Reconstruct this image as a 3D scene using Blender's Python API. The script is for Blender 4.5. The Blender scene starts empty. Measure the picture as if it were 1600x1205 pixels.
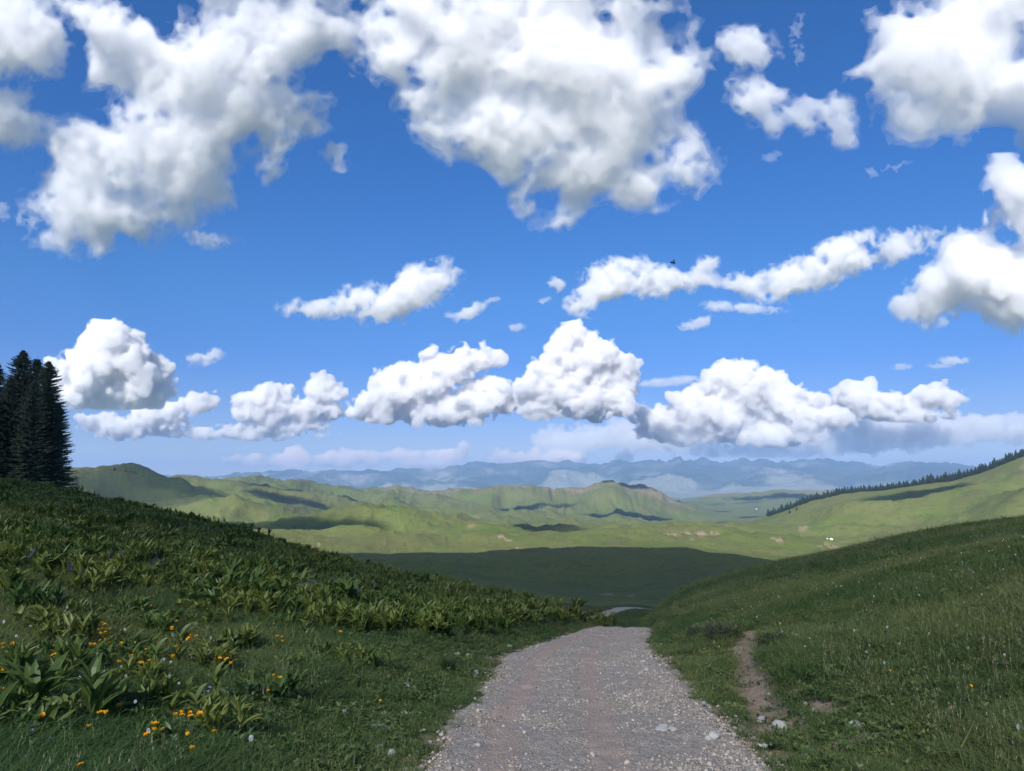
import bpy, math, time
import numpy as np
T0 = time.time()
sc = bpy.context.scene
R = math.radians
# ------------------------------------------------------------------ camera
F = 1111.0                        # focal length in photo pixels (1600 wide)
PITCH = math.atan((745 - 602.5) / F)
EYE = np.array([0.0, 0.0, 1.7])
cam_d = bpy.data.cameras.new('camera'); cam = bpy.data.objects.new('camera', cam_d)
sc.collection.objects.link(cam)
cam.location = EYE; cam.rotation_euler = (math.pi / 2 + PITCH, 0, 0)
cam_d.sensor_width = 36; cam_d.lens = 36 * F / 1600
cam_d.clip_start = 0.05; cam_d.clip_end = 400000
sc.camera = cam
# ------------------------------------------------------------------ light
SUN_EL, SUN_AZ = R(36), R(197)    # azimuth clockwise from +Y (view direction): behind and to the left
SUN = np.array([math.sin(SUN_AZ) * math.cos(SUN_EL), math.cos(SUN_AZ) * math.cos(SUN_EL), math.sin(SUN_EL)])
world = bpy.data.worlds.new('World'); sc.world = world; world.use_nodes = True
nt = world.node_tree
sky = nt.nodes.new('ShaderNodeTexSky'); sky.sky_type = 'NISHITA'; sky.sun_disc = False
sky.sun_elevation = SUN_EL; sky.sun_rotation = SUN_AZ
sky.altitude = 2200; sky.air_density = 1.0; sky.dust_density = 0.3; sky.ozone_density = 2.0
bg = nt.nodes['Background']; bg.inputs['Strength'].default_value = 0.114
_tc = nt.nodes.new('ShaderNodeTexCoord'); _sx = nt.nodes.new('ShaderNodeSeparateXYZ'); _rp = nt.nodes.new('ShaderNodeValToRGB'); _mx = nt.nodes.new('ShaderNodeMix')
_mx.data_type = 'RGBA'; _mx.blend_type = 'MULTIPLY'; _mx.inputs[0].default_value = 1
nt.links.new(_tc.outputs['Generated'], _sx.inputs[0]); nt.links.new(_sx.outputs['Z'], _rp.inputs[0])
nt.links.new(sky.outputs[0], _mx.inputs[6]); nt.links.new(_rp.outputs[0], _mx.inputs[7]); nt.links.new(_mx.outputs[2], bg.inputs['Color'])
# mountain air: deeper blue than the sky model's, paler out of view overhead, as if clouded, so shade is less blue
for _k, (_p, _c) in enumerate([(0, (.41, .40, .54)), (.05, (.36, .38, .54)), (.155, (.245, .41, .68)), (.238, (.25, .50, .77)), (.38, (.215, .52, .87)), (.60, (.22, .57, .95)), (.78, (.80, .76, .70)), (1, (1.0, .90, .76))]):
    _e = _rp.color_ramp.elements[_k] if _k < 2 else _rp.color_ramp.elements.new(_p)
    _e.position = _p; _e.color = (*_c, 1)
sun_d = bpy.data.lights.new('sun', 'SUN'); sun_d.energy = 4.6; sun_d.angle = R(0.53); sun_d.color = (1, .96, .9)
sun_o = bpy.data.objects.new('sun', sun_d); sc.collection.objects.link(sun_o)
from mathutils import Vector
sun_o.rotation_euler = Vector(-SUN).to_track_quat('-Z', 'Y').to_euler()
sc.view_settings.view_transform = 'Standard'; sc.view_settings.look = 'None'
sc.view_settings.exposure = 0.66; sc.view_settings.gamma = 1
cy = sc.cycles
cy.max_bounces = 40; cy.volume_bounces = 36; cy.diffuse_bounces = 3; cy.glossy_bounces = 2
cy.transmission_bounces = 2; cy.transparent_max_bounces = 64
cy.use_denoising = True

cp, sp = math.cos(PITCH), math.sin(PITCH)
def ray(px, py):
    """world direction of a photo pixel (arrays welcome)"""
    x = (np.asarray(px, float) - 800) / F; y = (602.5 - np.asarray(py, float)) / F
    return np.stack([x + 0 * y, cp - sp * y + 0 * x, sp + cp * y + 0 * x], -1)
def azel(px, py):
    d = ray(px, py)
    return np.arctan2(d[..., 0], d[..., 1]), d[..., 2] / np.hypot(d[..., 0], d[..., 1])
# ------------------------------------------------------------------ clouds
def up_mat(n, m, ph):
    """cubic b-spline weights: n samples over a lattice of m + 3 points"""
    t = np.linspace(0, m - 1e-4, n) ; i = np.floor(t).astype(int); f = t - i
    W = np.zeros((n, m + 3), np.float32); r = np.arange(n)
    W[r, i] = (1 - f) ** 3 / 6; W[r, i + 1] = (3 * f ** 3 - 6 * f ** 2 + 4) / 6
    W[r, i + 2] = (-3 * f ** 3 + 3 * f ** 2 + 3 * f + 1) / 6; W[r, i + 3] = f ** 3 / 6
    return W
def lattice_noise(shape, cells, rng):
    m = [max(1, int(math.ceil(c))) for c in cells]
    g = rng.standard_normal([k + 3 for k in m]).astype(np.float32)
    for ax in range(3):
        g = np.moveaxis(np.tensordot(up_mat(shape[ax], m[ax], 0), g, (1, ax)), 0, ax)
    return g * 1.9
def surface_nets(f):
    """closed mesh of f > 0, outward normals; f is negative on its border"""
    n0, n1, n2 = f.shape
    ins = f > 0
    acc = {}
    vid = -np.ones((n0 - 1, n1 - 1, n2 - 1), np.int64)
    cnt = np.zeros(vid.shape, np.float32); pos = np.zeros(vid.shape + (3,), np.float32)
    faces = []
    edges = []
    for ax in range(3):
        a = [slice(None)] * 3; b = [slice(None)] * 3
        a[ax] = slice(0, -1); b[ax] = slice(1, None)
        A, B = ins[tuple(a)], ins[tuple(b)]
        idx = np.argwhere(A != B)
        fa = f[tuple(idx.T)]; j = idx.copy(); j[:, ax] += 1
        fb = f[tuple(j.T)]
        t = fa / (fa - fb)
        p = idx.astype(np.float32); p[:, ax] += t
        edges.append((ax, idx, A[tuple(idx.T)]))
        o1, o2 = [k for k in range(3) if k != ax]
        for d1 in (0, -1):
            for d2 in (0, -1):
                c = idx.copy(); c[:, o1] += d1; c[:, o2] += d2
                np.add.at(cnt, tuple(c.T), 1)
                np.add.at(pos, tuple(c.T), p)
    used = np.argwhere(cnt > 0)
    vid[tuple(used.T)] = np.arange(len(used))
    V = pos[tuple(used.T)] / cnt[tuple(used.T)][:, None]
    for ax, idx, inside in edges:
        o1, o2 = (ax + 1) % 3, (ax + 2) % 3
        q = []
        for d1, d2 in ((0, 0), (-1, 0), (-1, -1), (0, -1)):
            c = idx.copy(); c[:, o1] += d1; c[:, o2] += d2
            q.append(vid[tuple(c.T)])
        q = np.stack(q, 1)
        q[~inside] = q[~inside][:, ::-1]
        faces.append(q)
    return V, np.concatenate(faces)
def fast_mesh(name, V, Q):
    me = bpy.data.meshes.new(name)
    k = Q.shape[1]
    me.vertices.add(len(V)); me.vertices.foreach_set('co', np.ascontiguousarray(V, np.float32).ravel())
    me.loops.add(Q.size); me.loops.foreach_set('vertex_index', np.ascontiguousarray(Q, np.int32).ravel())
    me.polygons.add(len(Q)); me.polygons.foreach_set('loop_start', np.arange(0, Q.size, k, dtype=np.int32))
    me.update(); me.validate()
    return me
def cloud_material(name, density, aniso=0.0, col=(1, 1, 1)):
    m = bpy.data.materials.new(name); m.use_nodes = True
    n = m.node_tree; n.nodes.remove(n.nodes['Principled BSDF'])
    v = n.nodes.new('ShaderNodeVolumePrincipled')
    v.inputs['Color'].default_value = (*col, 1); v.inputs['Density'].default_value = density
    v.inputs['Anisotropy'].default_value = aniso
    n.links.new(v.outputs[0], n.nodes['Material Output'].inputs['Volume'])
    return m
def cloud(name, label, D, blobs, od=(.03, .2), core=(.12, .3), col=(.992, .995, 1), amp=.38, billow=0., cell=3.0, base=None, wl=1.0, seed=0, zr=.8, pers=.55, lowcut=0, stray=0, puffs=0, grow_by=0, group='clouds'):
    """D: distance of the cloud in metres. blobs: (px, py, rx, ry, tilt) ellipses in photo pixels; od: optical depth per photo pixel of path"""
    rng = np.random.default_rng(seed)
    B = np.array([b if len(b) == 5 else (*b, 0) for b in blobs], float)
    cx, cyy = (B[:, 0].min() + B[:, 0].max()) / 2, (B[:, 1].min() + B[:, 1].max()) / 2
    rmax = np.maximum(B[:, 2], B[:, 3])
    pad = 1.3 + amp * .8
    x0, x1 = (B[:, 0] - rmax * pad).min(), (B[:, 0] + rmax * pad).max()
    y0, y1 = (B[:, 1] - rmax * pad).min(), (B[:, 1] + rmax * pad).max()
    rz = np.minimum(B[:, 2], B[:, 3]) * zr
    zz = rz.max() * (1.25 + amp * .6)
    X = np.arange(x0, x1 + cell, cell, dtype=np.float32); Y = np.arange(y0, y1 + cell, cell, dtype=np.float32)
    Z = np.arange(-zz, zz + cell, cell, dtype=np.float32)
    sh = (len(X), len(Y), len(Z))
    S = np.minimum(B[:, 2], B[:, 3])
    scale = float(np.median(S)) 
    f = np.full(sh, -9.0, np.float32)
    for (bx, by, rx, ry, an), z, s in zip(B, rz, S):
        ca, sa = math.cos(R(an)), math.sin(R(an))
        dx = X[:, None] - bx; dy = Y[None, :] - by
        e2 = ((dx * ca + dy * sa) / rx) ** 2 + ((-dx * sa + dy * ca) / ry) ** 2
        d = np.sqrt(e2[:, :, None] + (Z / z)[None, None, :] ** 2)
        g = (1 - d) * (s / scale) ** .5
        h = np.clip(1 - np.abs(f - g) / .35, 0, 1)
        f = np.maximum(f, g) + h * h * .0875
    if puffs:                     # heads upon heads: smaller round lobes set into the larger ones
        def lobe(p, r):
            lo = [int((p[k] - r * 1.25 - A[0]) / cell) for k, A in enumerate((X, Y, Z))]; hi = [int((p[k] + r * 1.25 - A[0]) / cell) + 2 for k, A in enumerate((X, Y, Z))]
            sl = tuple(slice(max(0, a), max(0, b)) for a, b in zip(lo, hi))
            d2 = ((X[sl[0]] - p[0]) ** 2)[:, None, None] + ((Y[sl[1]] - p[1]) ** 2)[None, :, None] + ((Z[sl[2]] - p[2]) ** 2)[None, None, :]
            g = (r - np.sqrt(d2)) / scale; v = f[sl]; h = np.clip(1 - np.abs(v - g) / .09, 0, 1); f[sl] = np.maximum(v, g) + h * h * .022
        def sphere_dir():
            v = rng.normal(size=3); v /= np.linalg.norm(v); v[1] = v[1] if v[1] < .3 else v[1] * .3; return v / np.linalg.norm(v)
        for (bx, by, rx, ry, an), z, s in zip(B, rz, S):
            ca, sa = math.cos(R(an)), math.sin(R(an))
            for _ in range(int(puffs * max(1, rx / ry) ** .8)):
                v = sphere_dir() * rng.uniform(.72, .98); q = np.array([bx + rx * v[0] * ca - ry * v[1] * sa, by + rx * v[0] * sa + ry * v[1] * ca, z * v[2]]); r1 = s * rng.uniform(.22, .46)
                lobe(q, r1)
                for _ in range(9):
                    u = sphere_dir(); r2 = r1 * rng.uniform(.25, .5); lobe(q + u * (r1 - r2 * .35), r2)
    lam = scale * .85 * wl; a = amp; k = 0
    nz = np.zeros(sh, np.float32); nlow = nz
    while lam > cell * 2.2:
        n = lattice_noise(sh, [c * cell / lam for c in sh], rng)
        if billow > 0 and k > 0: n = n * (1 - billow) + billow * (np.abs(n) * 2.2 - 1.0)        # cauliflower
        elif billow < 0 and lam < 75: n = n * (1 + billow) - billow * (.75 - np.abs(n) * 1.9)    # torn wisps
        nz += a * n; a *= pers; lam *= .5; k += 1
        if lam > lowcut: nlow = nz.copy()
    f += grow_by; fl = f + nlow; f = f + nz
    if base is not None:          # flat underside
        flat_ = ((base - Y) / scale)[None, :, None] * 2.0
        f = np.minimum(f, flat_ + .25 * nz); fl = np.minimum(fl, flat_ + .25 * nz)
    if stray: f = np.minimum(f, fl + stray)
    f = np.minimum(f, .8)
    for ax in range(3):
        s0 = [slice(None)] * 3; s0[ax] = [0, -1]; f[tuple(s0)] = -1
    c = ray(cx, cyy); n_c = np.linalg.norm(c); c = c / n_c
    dist = D / math.hypot(c[0], c[1]); m_px = dist / (F * n_c); org = c * dist
    def shell(level, nm, density, parent=None, low=False):
        g = (fl if low else f) - level
        for ax in range(3):
            s0 = [slice(None)] * 3; s0[ax] = [0, -1]; g[tuple(s0)] = -1
        V, Q = surface_nets(g)
        if not len(V): return None
        px = x0 + V[:, 0] * cell; py = y0 + V[:, 1] * cell; pz = -zz + V[:, 2] * cell
        # pixels -> plane through the cloud's middle, square to the line of sight
        d = ray(px, py); t = 1 / (d @ c)
        P = d * t[:, None] * dist + c[None] * (pz * m_px)[:, None]
        o = bpy.data.objects.new(nm, fast_mesh(nm, P - org, Q)); sc.collection.objects.link(o)
        o.data.materials.append(cloud_material(nm, density / m_px, col=col))
        if parent is None: o.location = EYE + org
        else: o.parent = parent
        return o
    o = shell(0, name, od[0])
    for k, dd in enumerate(od[1:]): shell(core[k], 'cloud_core', dd, o, k >= 1)
    o['label'] = label; o['category'] = 'cloud'; o['group'] = group
    print('cloud', name, sh, round(time.time() - T0, 1), 'alt', round(org[2]))
    return o
# ------------------------------------------------------------------ materials
def mat(name, rough=.9):
    m = bpy.data.materials.new(name); m.use_nodes = True
    b = m.node_tree.nodes['Principled BSDF']; b.inputs['Roughness'].default_value = rough
    b.inputs['Specular IOR Level'].default_value = .15
    return m, m.node_tree, b
def node(nt, kind, **kw):
    n = nt.nodes.new(kind)
    for k, v in kw.items():
        if k in n.inputs.keys() if hasattr(n.inputs, 'keys') else False: n.inputs[k].default_value = v
        else: setattr(n, k, v)
    return n
def noise(nt, scale, detail=6, rough=.6, vec=None):
    n = nt.nodes.new('ShaderNodeTexNoise'); n.inputs['Scale'].default_value = scale
    n.inputs['Detail'].default_value = detail; n.inputs['Roughness'].default_value = rough
    if vec is not None: nt.links.new(vec, n.inputs['Vector'])
    return n.outputs['Fac']
def ramp(nt, fac, stops, interp='LINEAR'):
    n = nt.nodes.new('ShaderNodeValToRGB'); n.color_ramp.interpolation = interp
    el = n.color_ramp.elements
    while len(el) < len(stops): el.new(.5)
    for e, (p, c) in zip(el, stops):
        e.position = p; e.color = (*c, 1) if len(c) == 3 else c
    nt.links.new(fac, n.inputs[0]); return n.outputs[0]
def mix(nt, fac, a, b, blend='MIX'):
    n = nt.nodes.new('ShaderNodeMix'); n.data_type = 'RGBA'; n.blend_type = blend
    for s, v in ((n.inputs[0], fac), (n.inputs[6], a), (n.inputs[7], b)):
        if hasattr(v, 'links'): nt.links.new(v, s)
        else: s.default_value = v if not isinstance(v, tuple) or len(v) == 4 else (*v, 1)
    return n.outputs[2]
def math_n(nt, op, a, b=None):
    n = nt.nodes.new('ShaderNodeMath'); n.operation = op
    for s, v in zip(n.inputs, (a, b)):
        if v is None: continue
        if hasattr(v, 'links'): nt.links.new(v, s)
        else: s.default_value = v
    return n.outputs[0]
def bump(nt, h, strength, dist):
    n = nt.nodes.new('ShaderNodeBump'); n.inputs['Strength'].default_value = strength; n.inputs['Distance'].default_value = dist
    nt.links.new(h, n.inputs['Height']); return n.outputs[0]
def attr(nt, name):
    n = nt.nodes.new('ShaderNodeAttribute'); n.attribute_name = name; return n.outputs['Fac']

# ------------------------------------------------------------------ terrain: ridges in polar form round the camera
_rt = np.random.default_rng(77).random((256, 256)).astype(np.float32) * 2 - 1
def vnoise(x, y):
    x0 = np.floor(x); y0 = np.floor(y); fx = x - x0; fy = y - y0
    fx = fx * fx * fx * (fx * (fx * 6 - 15) + 10); fy = fy * fy * fy * (fy * (fy * 6 - 15) + 10)
    i = x0.astype(np.int64) & 255; j = y0.astype(np.int64) & 255; i1 = (i + 1) & 255; j1 = (j + 1) & 255
    return (_rt[i, j] * (1 - fx) + _rt[i1, j] * fx) * (1 - fy) + (_rt[i, j1] * (1 - fx) + _rt[i1, j1] * fx) * fy
def fbm(x, y, n, pers=.5, ridged=False):
    s = 0; a = 1.
    for k in range(n):
        v = vnoise(x * 2 ** k + 17.3 * k, y * 2 ** k + 9.1 * k)
        s = s + a * ((1 - 2 * np.abs(v)) if ridged else v); a *= pers
    return s
az_f = np.arange(-42, 42.01, .075)
az_c = np.concatenate([np.arange(44, 180, 3), np.arange(-180, -43, 3)])
AZ = R(1) * np.concatenate([az_c[az_c < -42], az_f, az_c[az_c > 42]])
NR = 1000
RR = np.exp(np.linspace(math.log(1.5), math.log(64000), NR))
H = 1.7
KN = []       # (r per column, g per column), g = z / r
def knot(pts, rpts, drop=0.0):
    """pts: skyline pixels; rpts: (pixel x, distance)"""
    p = np.array(pts, float); a, t = azel(p[:, 0], p[:, 1])
    tt = np.interp(AZ, a, t) - drop
    q = np.array(rpts, float); aq, _ = azel(q[:, 0], np.full(len(q), 760.0))
    r = np.exp(np.interp(AZ, aq, np.log(q[:, 1])))
    KN.append((r, tt + H / r, tt))
def rel_knot(k, rfac, drop):
    """a hollow behind ridge k: drop per column in tangent"""
    r, g, t = KN[k]
    if not np.isscalar(drop):
        q = np.array(drop, float); aq, _ = azel(q[:, 0], np.full(len(q), 760.0)); drop = np.interp(AZ, aq, q[:, 1])
    r = r * rfac; KN.append((r, t - drop + H / r, t - drop))
# 0 the ground under the camera
p = np.array([(-500, -.10), (0, -.085), (400, -.125), (700, -.160), (950, -.166), (1150, -.165), (1350, -.145), (1600, -.12), (2000, -.09)])
aq, _ = azel(p[:, 0], np.full(len(p), 760.0))
g0 = np.interp(AZ, aq, p[:, 1]); KN.append((np.full(len(AZ), 4.0), g0, g0 - H / 4))
# 1 crest of the left bank, hump of the road, foot of the right bank
knot([(-400, 715), (0, 748), (60, 757), (120, 770), (185, 786), (225, 795), (275, 809), (325, 821), (360, 829), (400, 839), (430, 849), (475, 864), (525, 878), (562, 887), (625, 900),
      (700, 915), (750, 927), (817, 940), (860, 955), (900, 973), (930, 984), (1012, 985), (1060, 970), (1150, 952), (1300, 922), (1600, 872), (2000, 800)],
     [(-300, 110), (0, 92), (325, 72), (600, 56), (900, 42), (1000, 39), (1150, 34), (1600, 26)])
# 2 hollow behind the left bank / crest of the right bank
knot([(-400, 775), (0, 800), (300, 870), (600, 950), (800, 992), (880, 1004), (990, 1004), (1015, 975), (1045, 930), (1075, 915), (1150, 896), (1210, 880), (1300, 860), (1450, 830), (1600, 811), (2000, 740)],
     [(-300, 170), (0, 140), (600, 84), (930, 62), (980, 74), (1075, 84), (1300, 84), (1600, 72)])
# 3 hidden ground
knot([(-400, 800), (0, 830), (300, 900), (600, 930), (800, 960), (930, 960), (985, 951), (1030, 960), (1150, 945), (1300, 900), (1600, 850), (2000, 780)],
     [(-300, 240), (0, 210), (600, 150), (930, 112), (1000, 115), (1600, 120)])
# 4 low spur left of the road's second reach
knot([(-400, 800), (0, 840), (400, 890), (560, 894), (637, 890), (687, 892), (730, 902), (812, 914), (870, 930), (930, 944), (985, 940), (1100, 950), (1300, 920), (1600, 850)],
     [(-300, 320), (500, 300), (700, 260), (930, 170), (1100, 180), (1600, 200)])
# 5 foot of the dark hill
knot([(-400, 810), (0, 840), (400, 896), (560, 898), (637, 896), (700, 900), (760, 914), (830, 925), (900, 938), (985, 936), (1100, 920), (1300, 910), (1600, 850)],
     [(-300, 420), (500, 400), (700, 360), (930, 260), (1100, 300), (1600, 320)])
# 6 crest of the dark hill
knot([(-400, 840), (0, 860), (400, 872), (490, 864), (525, 866), (570, 866), (600, 868), (675, 864), (745, 864), (790, 862), (840, 859), (880, 857), (950, 855), (1000, 856), (1035, 858), (1070, 859), (1100, 863), (1150, 869), (1207, 879), (1300, 895), (1600, 870)],
     [(-300, 900), (600, 900), (900, 960), (1200, 900), (1600, 900)])
rel_knot(6, 1.45, .012)                                                                                                      # 7
# 8 sunlit ridges
knot([(-400, 820), (0, 825), (300, 832), (400, 835), (450, 837), (550, 840), (625, 840), (695, 838), (755, 832), (812, 835), (850, 833), (900, 830), (940, 829), (1000, 832), (1030, 833), (1075, 837), (1125, 842), (1200, 846), (1300, 852), (1600, 850)],
     [(-300, 2100), (700, 2100), (900, 2300), (1300, 2400), (1600, 2300)])
rel_knot(8, 1.2, [(0, .004), (600, .006), (1000, .006), (1080, .001), (1150, -.002), (1300, -.003), (1600, -.003)])           # 9
# 10 brownish hills behind them, foot of the right hill
knot([(-400, 815), (0, 815), (250, 815), (350, 824), (407, 830), (440, 824), (475, 817), (510, 812), (550, 809), (625, 808), (700, 811), (775, 815), (850, 820), (925, 825), (1000, 829), (1060, 830), (1130, 832), (1200, 838), (1300, 842), (1400, 845), (1600, 845)],
     [(-300, 3300), (600, 3200), (1000, 3500), (1200, 3400), (1600, 3000)])
rel_knot(10, 1.14, [(0, .003), (300, .001), (400, .004), (900, .005), (1060, .002), (1130, -.003), (1200, -.012), (1300, -.02), (1400, -.027), (1600, -.045)])  # 11
# 12 sunlit shoulder
knot([(-400, 790), (0, 790), (150, 795), (250, 791), (325, 787), (375, 790), (450, 800), (500, 805), (550, 812), (600, 816), (700, 817), (800, 818), (900, 822), (1000, 826), (1060, 827), (1130, 826), (1200, 820), (1260, 810), (1320, 800), (1400, 794), (1500, 785), (1600, 770), (2000, 700)],
     [(-300, 4300), (600, 4200), (1000, 4300), (1200, 4100), (1600, 3900)])
rel_knot(12, 1.12, [(0, -.005), (150, -.006), (300, .002), (500, .003), (1100, .001), (1200, -.003), (1600, -.02)])              # 13
# 14 big left hill / right hill with its line of trees
knot([(-400, 728), (0, 735), (112, 734), (150, 732.5), (175, 733), (212, 737), (240, 744), (265, 752), (290, 760), (312, 767), (400, 785), (450, 797), (500, 804), (550, 808), (600, 806), (700, 811), (800, 816), (900, 821), (1000, 825), (1110, 826), (1160, 819), (1200, 807), (1240, 792), (1275, 781), (1320, 771), (1375, 767), (1415, 760), (1450, 755), (1487, 750), (1525, 741), (1562, 727), (1600, 712), (2000, 600)],
     [(-300, 5200), (600, 5200), (1100, 5300), (1200, 5000), (1600, 4900)])
rel_knot(14, 1.1, [(0, .006), (200, .008), (400, .002), (600, .003), (1100, .001), (1170, .003), (1250, .01), (1600, .02)])        # 15
# 16 middle ridges
knot([(-400, 770), (100, 770), (220, 765), (275, 752), (300, 751), (325, 756), (362, 760), (400, 763), (440, 771), (512, 779), (537, 781), (555, 787), (570, 790), (595, 784), (615, 785), (650, 794), (675, 790), (692, 792), (740, 797), (787, 805), (820, 801), (875, 806), (937, 815), (962, 810), (1007, 818), (1037, 815), (1075, 821), (1110, 823), (1150, 818), (1200, 815), (1300, 810), (1600, 800)],
     [(-300, 6800), (400, 6600), (900, 7000), (1200, 7000), (1600, 7000)])
rel_knot(16, 1.2, [(0, .004), (300, .008), (600, .004), (1060, .002), (1110, -.002), (1200, -.004), (1600, 0)])                # 17
# 18 ridge with the dark flat-topped hill
knot([(-400, 765), (200, 762), (320, 755), (375, 749), (415, 749), (440, 754), (475, 754), (500, 762), (550, 762), (575, 766), (625, 767), (660, 767), (687, 769), (712, 765), (745, 763), (767, 762), (800, 764), (850, 765), (875, 769), (907, 767), (925, 761), (950, 757), (975, 757), (990, 761), (1007, 761), (1020, 766), (1037, 777), (1062, 786), (1080, 794), (1120, 803), (1200, 803), (1300, 800), (1600, 795)],
     [(-300, 10500), (400, 10200), (900, 10800), (1100, 11500), (1600, 11500)])
rel_knot(18, 1.22, [(0, .006), (600, .006), (1000, .012), (1040, .006), (1080, -.003), (1120, -.007), (1200, -.007), (1600, -.004)])    # 19
# 20 bare ridge on the right
knot([(-400, 790), (600, 788), (1000, 787), (1060, 787), (1072, 785), (1090, 779), (1112, 774), (1140, 773), (1162, 772), (1190, 769), (1212, 767), (1275, 768), (1400, 769), (1600, 772)],
     [(-300, 17000), (1600, 17000)])
rel_knot(20, 1.25, [(0, .000), (1050, .0), (1080, .002), (1120, .008), (1600, .008)])                                       # 21
knot([(-400, 772), (600, 770), (1060, 771), (1600, 772)], [(-300, 34000), (1600, 34000)])                                   # 22 plain
# 23 foothills, 24 skyline of the far mountains
knot([(-400, 760), (300, 757), (420, 752), (520, 750), (620, 753), (700, 756), (760, 748), (830, 751), (885, 737), (940, 754), (1000, 752), (1060, 741), (1110, 744), (1150, 760), (1200, 744), (1250, 746), (1310, 755), (1400, 750), (1600, 755)],
     [(-300, 40000), (1600, 40000)])
knot([(-400, 750), (310, 750), (350, 748), (387, 744), (430, 743), (487, 743), (520, 739), (570, 739), (612, 740), (650, 742), (675, 741), (712, 734), (750, 731), (800, 729), (850, 727), (872, 729), (887, 725), (900, 730), (932, 726), (950, 728), (962, 726), (1000, 722), (1025, 722), (1040, 725), (1062, 721), (1085, 725), (1132, 725), (1150, 726), (1192, 723), (1250, 727), (1275, 723), (1312, 730), (1375, 731), (1412, 727), (1450, 732), (1525, 731), (1600, 731)],
     [(-300, 50000), (1600, 50000)])
knot([(-400, 765), (1600, 765)], [(-300, 63000), (1600, 63000)])
def smooth_az(v, sig):
    """gaussian smoothing along azimuth, sig in radians"""
    n = 12 if sig > .01 else 6
    s = sig / math.sqrt(n)
    for _ in range(n):
        v = (np.interp(AZ - s, AZ, v) + 2 * v + np.interp(AZ + s, AZ, v)) / 4
    return v
SIG = [.05, .022, .022, .02, .012, .012, .012] + [.008] * 6 + [.004] * 50
KR = np.log(np.stack([smooth_az(k[0], .05) for k in KN], 1)); KG = np.stack([smooth_az(k[1], s) for k, s in zip(KN, SIG)], 1)
assert (np.diff(KR, axis=1) > 0).all(), np.argwhere(np.diff(KR, axis=1) <= 0)[:5]
def pchip(KR, KG, u):
    h = np.diff(KR, axis=1); d = np.diff(KG, axis=1) / h
    m = np.zeros_like(KG)
    w1 = 2 * h[:, 1:] + h[:, :-1]; w2 = h[:, 1:] + 2 * h[:, :-1]
    same = d[:, :-1] * d[:, 1:] > 0
    with np.errstate(divide='ignore', invalid='ignore'):
        m[:, 1:-1] = np.where(same, (w1 + w2) / (w1 / d[:, :-1] + w2 / d[:, 1:]), 0)
    out = np.repeat(KG[:, :1], len(u), 1)
    for k in range(KR.shape[1] - 1):
        t = (u[None, :] - KR[:, k:k + 1]) / h[:, k:k + 1]
        ok = (t >= 0) & (t <= 1)
        t2 = t * t; t3 = t2 * t
        v = (2 * t3 - 3 * t2 + 1) * KG[:, k:k + 1] + (t3 - 2 * t2 + t) * h[:, k:k + 1] * m[:, k:k + 1] + (-2 * t3 + 3 * t2) * KG[:, k + 1:k + 2] + (t3 - t2) * h[:, k:k + 1] * m[:, k + 1:k + 2]
        out = np.where(ok, v, out)
    return np.where(u[None, :] > KR[:, -1:], KG[:, -1:], out)
U = np.log(RR)
G = pchip(KR, KG, U)
GX = np.sin(AZ)[:, None] * RR[None]; GY = np.cos(AZ)[:, None] * RR[None]
A2 = AZ[:, None] + 0 * GX; U2 = U[None, :] + 0 * GX
def sstep(a, b, x):
    t = np.clip((x - a) / (b - a), 0, 1); return t * t * (3 - 2 * t)
amp_near = 1 - sstep(60, 300, RR)[None]
hill = sstep(250, 900, RR)[None] * (1 - sstep(20000, 34000, RR)[None])
mnt = sstep(33000, 38000, RR)[None]
flat = np.clip(sstep(1050, 1120, 800 + F * np.tan(np.clip(AZ, -1.2, 1.2)))[:, None] * sstep(3900, 5000, RR)[None] * 1, 0, 1) * (1 - .75 * sstep(12500, 14500, RR)[None] * (1 - sstep(22000, 26000, RR)[None]))
GZ = G * RR[None]
# gullies and spurs that run down the slopes, rolling folds
wx = fbm(A2 * 9, U2 * 3, 3) * .06; 
spur = fbm((A2 + wx) * 34 + 3, U2 * 5.5 + A2 * 6, 4, .5, True) - .35
fold = fbm(A2 * 14 + 40, U2 * 9, 4, .5)
GZ += hill * (1 - .9 * flat) * RR[None] * ((.0007 + .0014 * sstep(6500, 8500, RR)[None] * (1 - sstep(12500, 14000, RR)[None])) * spur + (.0019 + .0010 * sstep(1800, 2400, RR)[None]) * fold * (1 + .5 * (1 - sstep(1200, 1800, RR)[None])))
GZ += amp_near * np.minimum(RR, 40)[None] / 40 * (.35 * fbm(GX * .09, GY * .09, 3) + .12 * fbm(GX * .5 + 9, GY * .5, 3)) * .6
GZ += sstep(330, 520, RR)[None] * (1 - sstep(600, 800, RR)[None]) * RR[None] * (.007 * fbm(A2 * 7 + 2 + wx, U2 * 2.2 + A2 * 5, 4, .5, True) - .004)
GZ += hill * (1 - .85 * flat) * 42 * sstep(1200, 3000, RR)[None] * (fbm(GX / 620 + 5, GY / 620, 5, .5, True) - .4)
GZ += (1 - mnt) * sstep(60, 300, RR)[None] * (1 - flat) * RR[None] * .0006 * fbm(A2 * 70, U2 * 40, 4, .55)
mr = fbm(GX / 4200 + 3, GY / 4200, 7, .55, True) - .5
GZ += mnt * (1 - sstep(56000, 60000, RR)[None]) * mr * 340
BASE_Z = GZ.copy()
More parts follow.
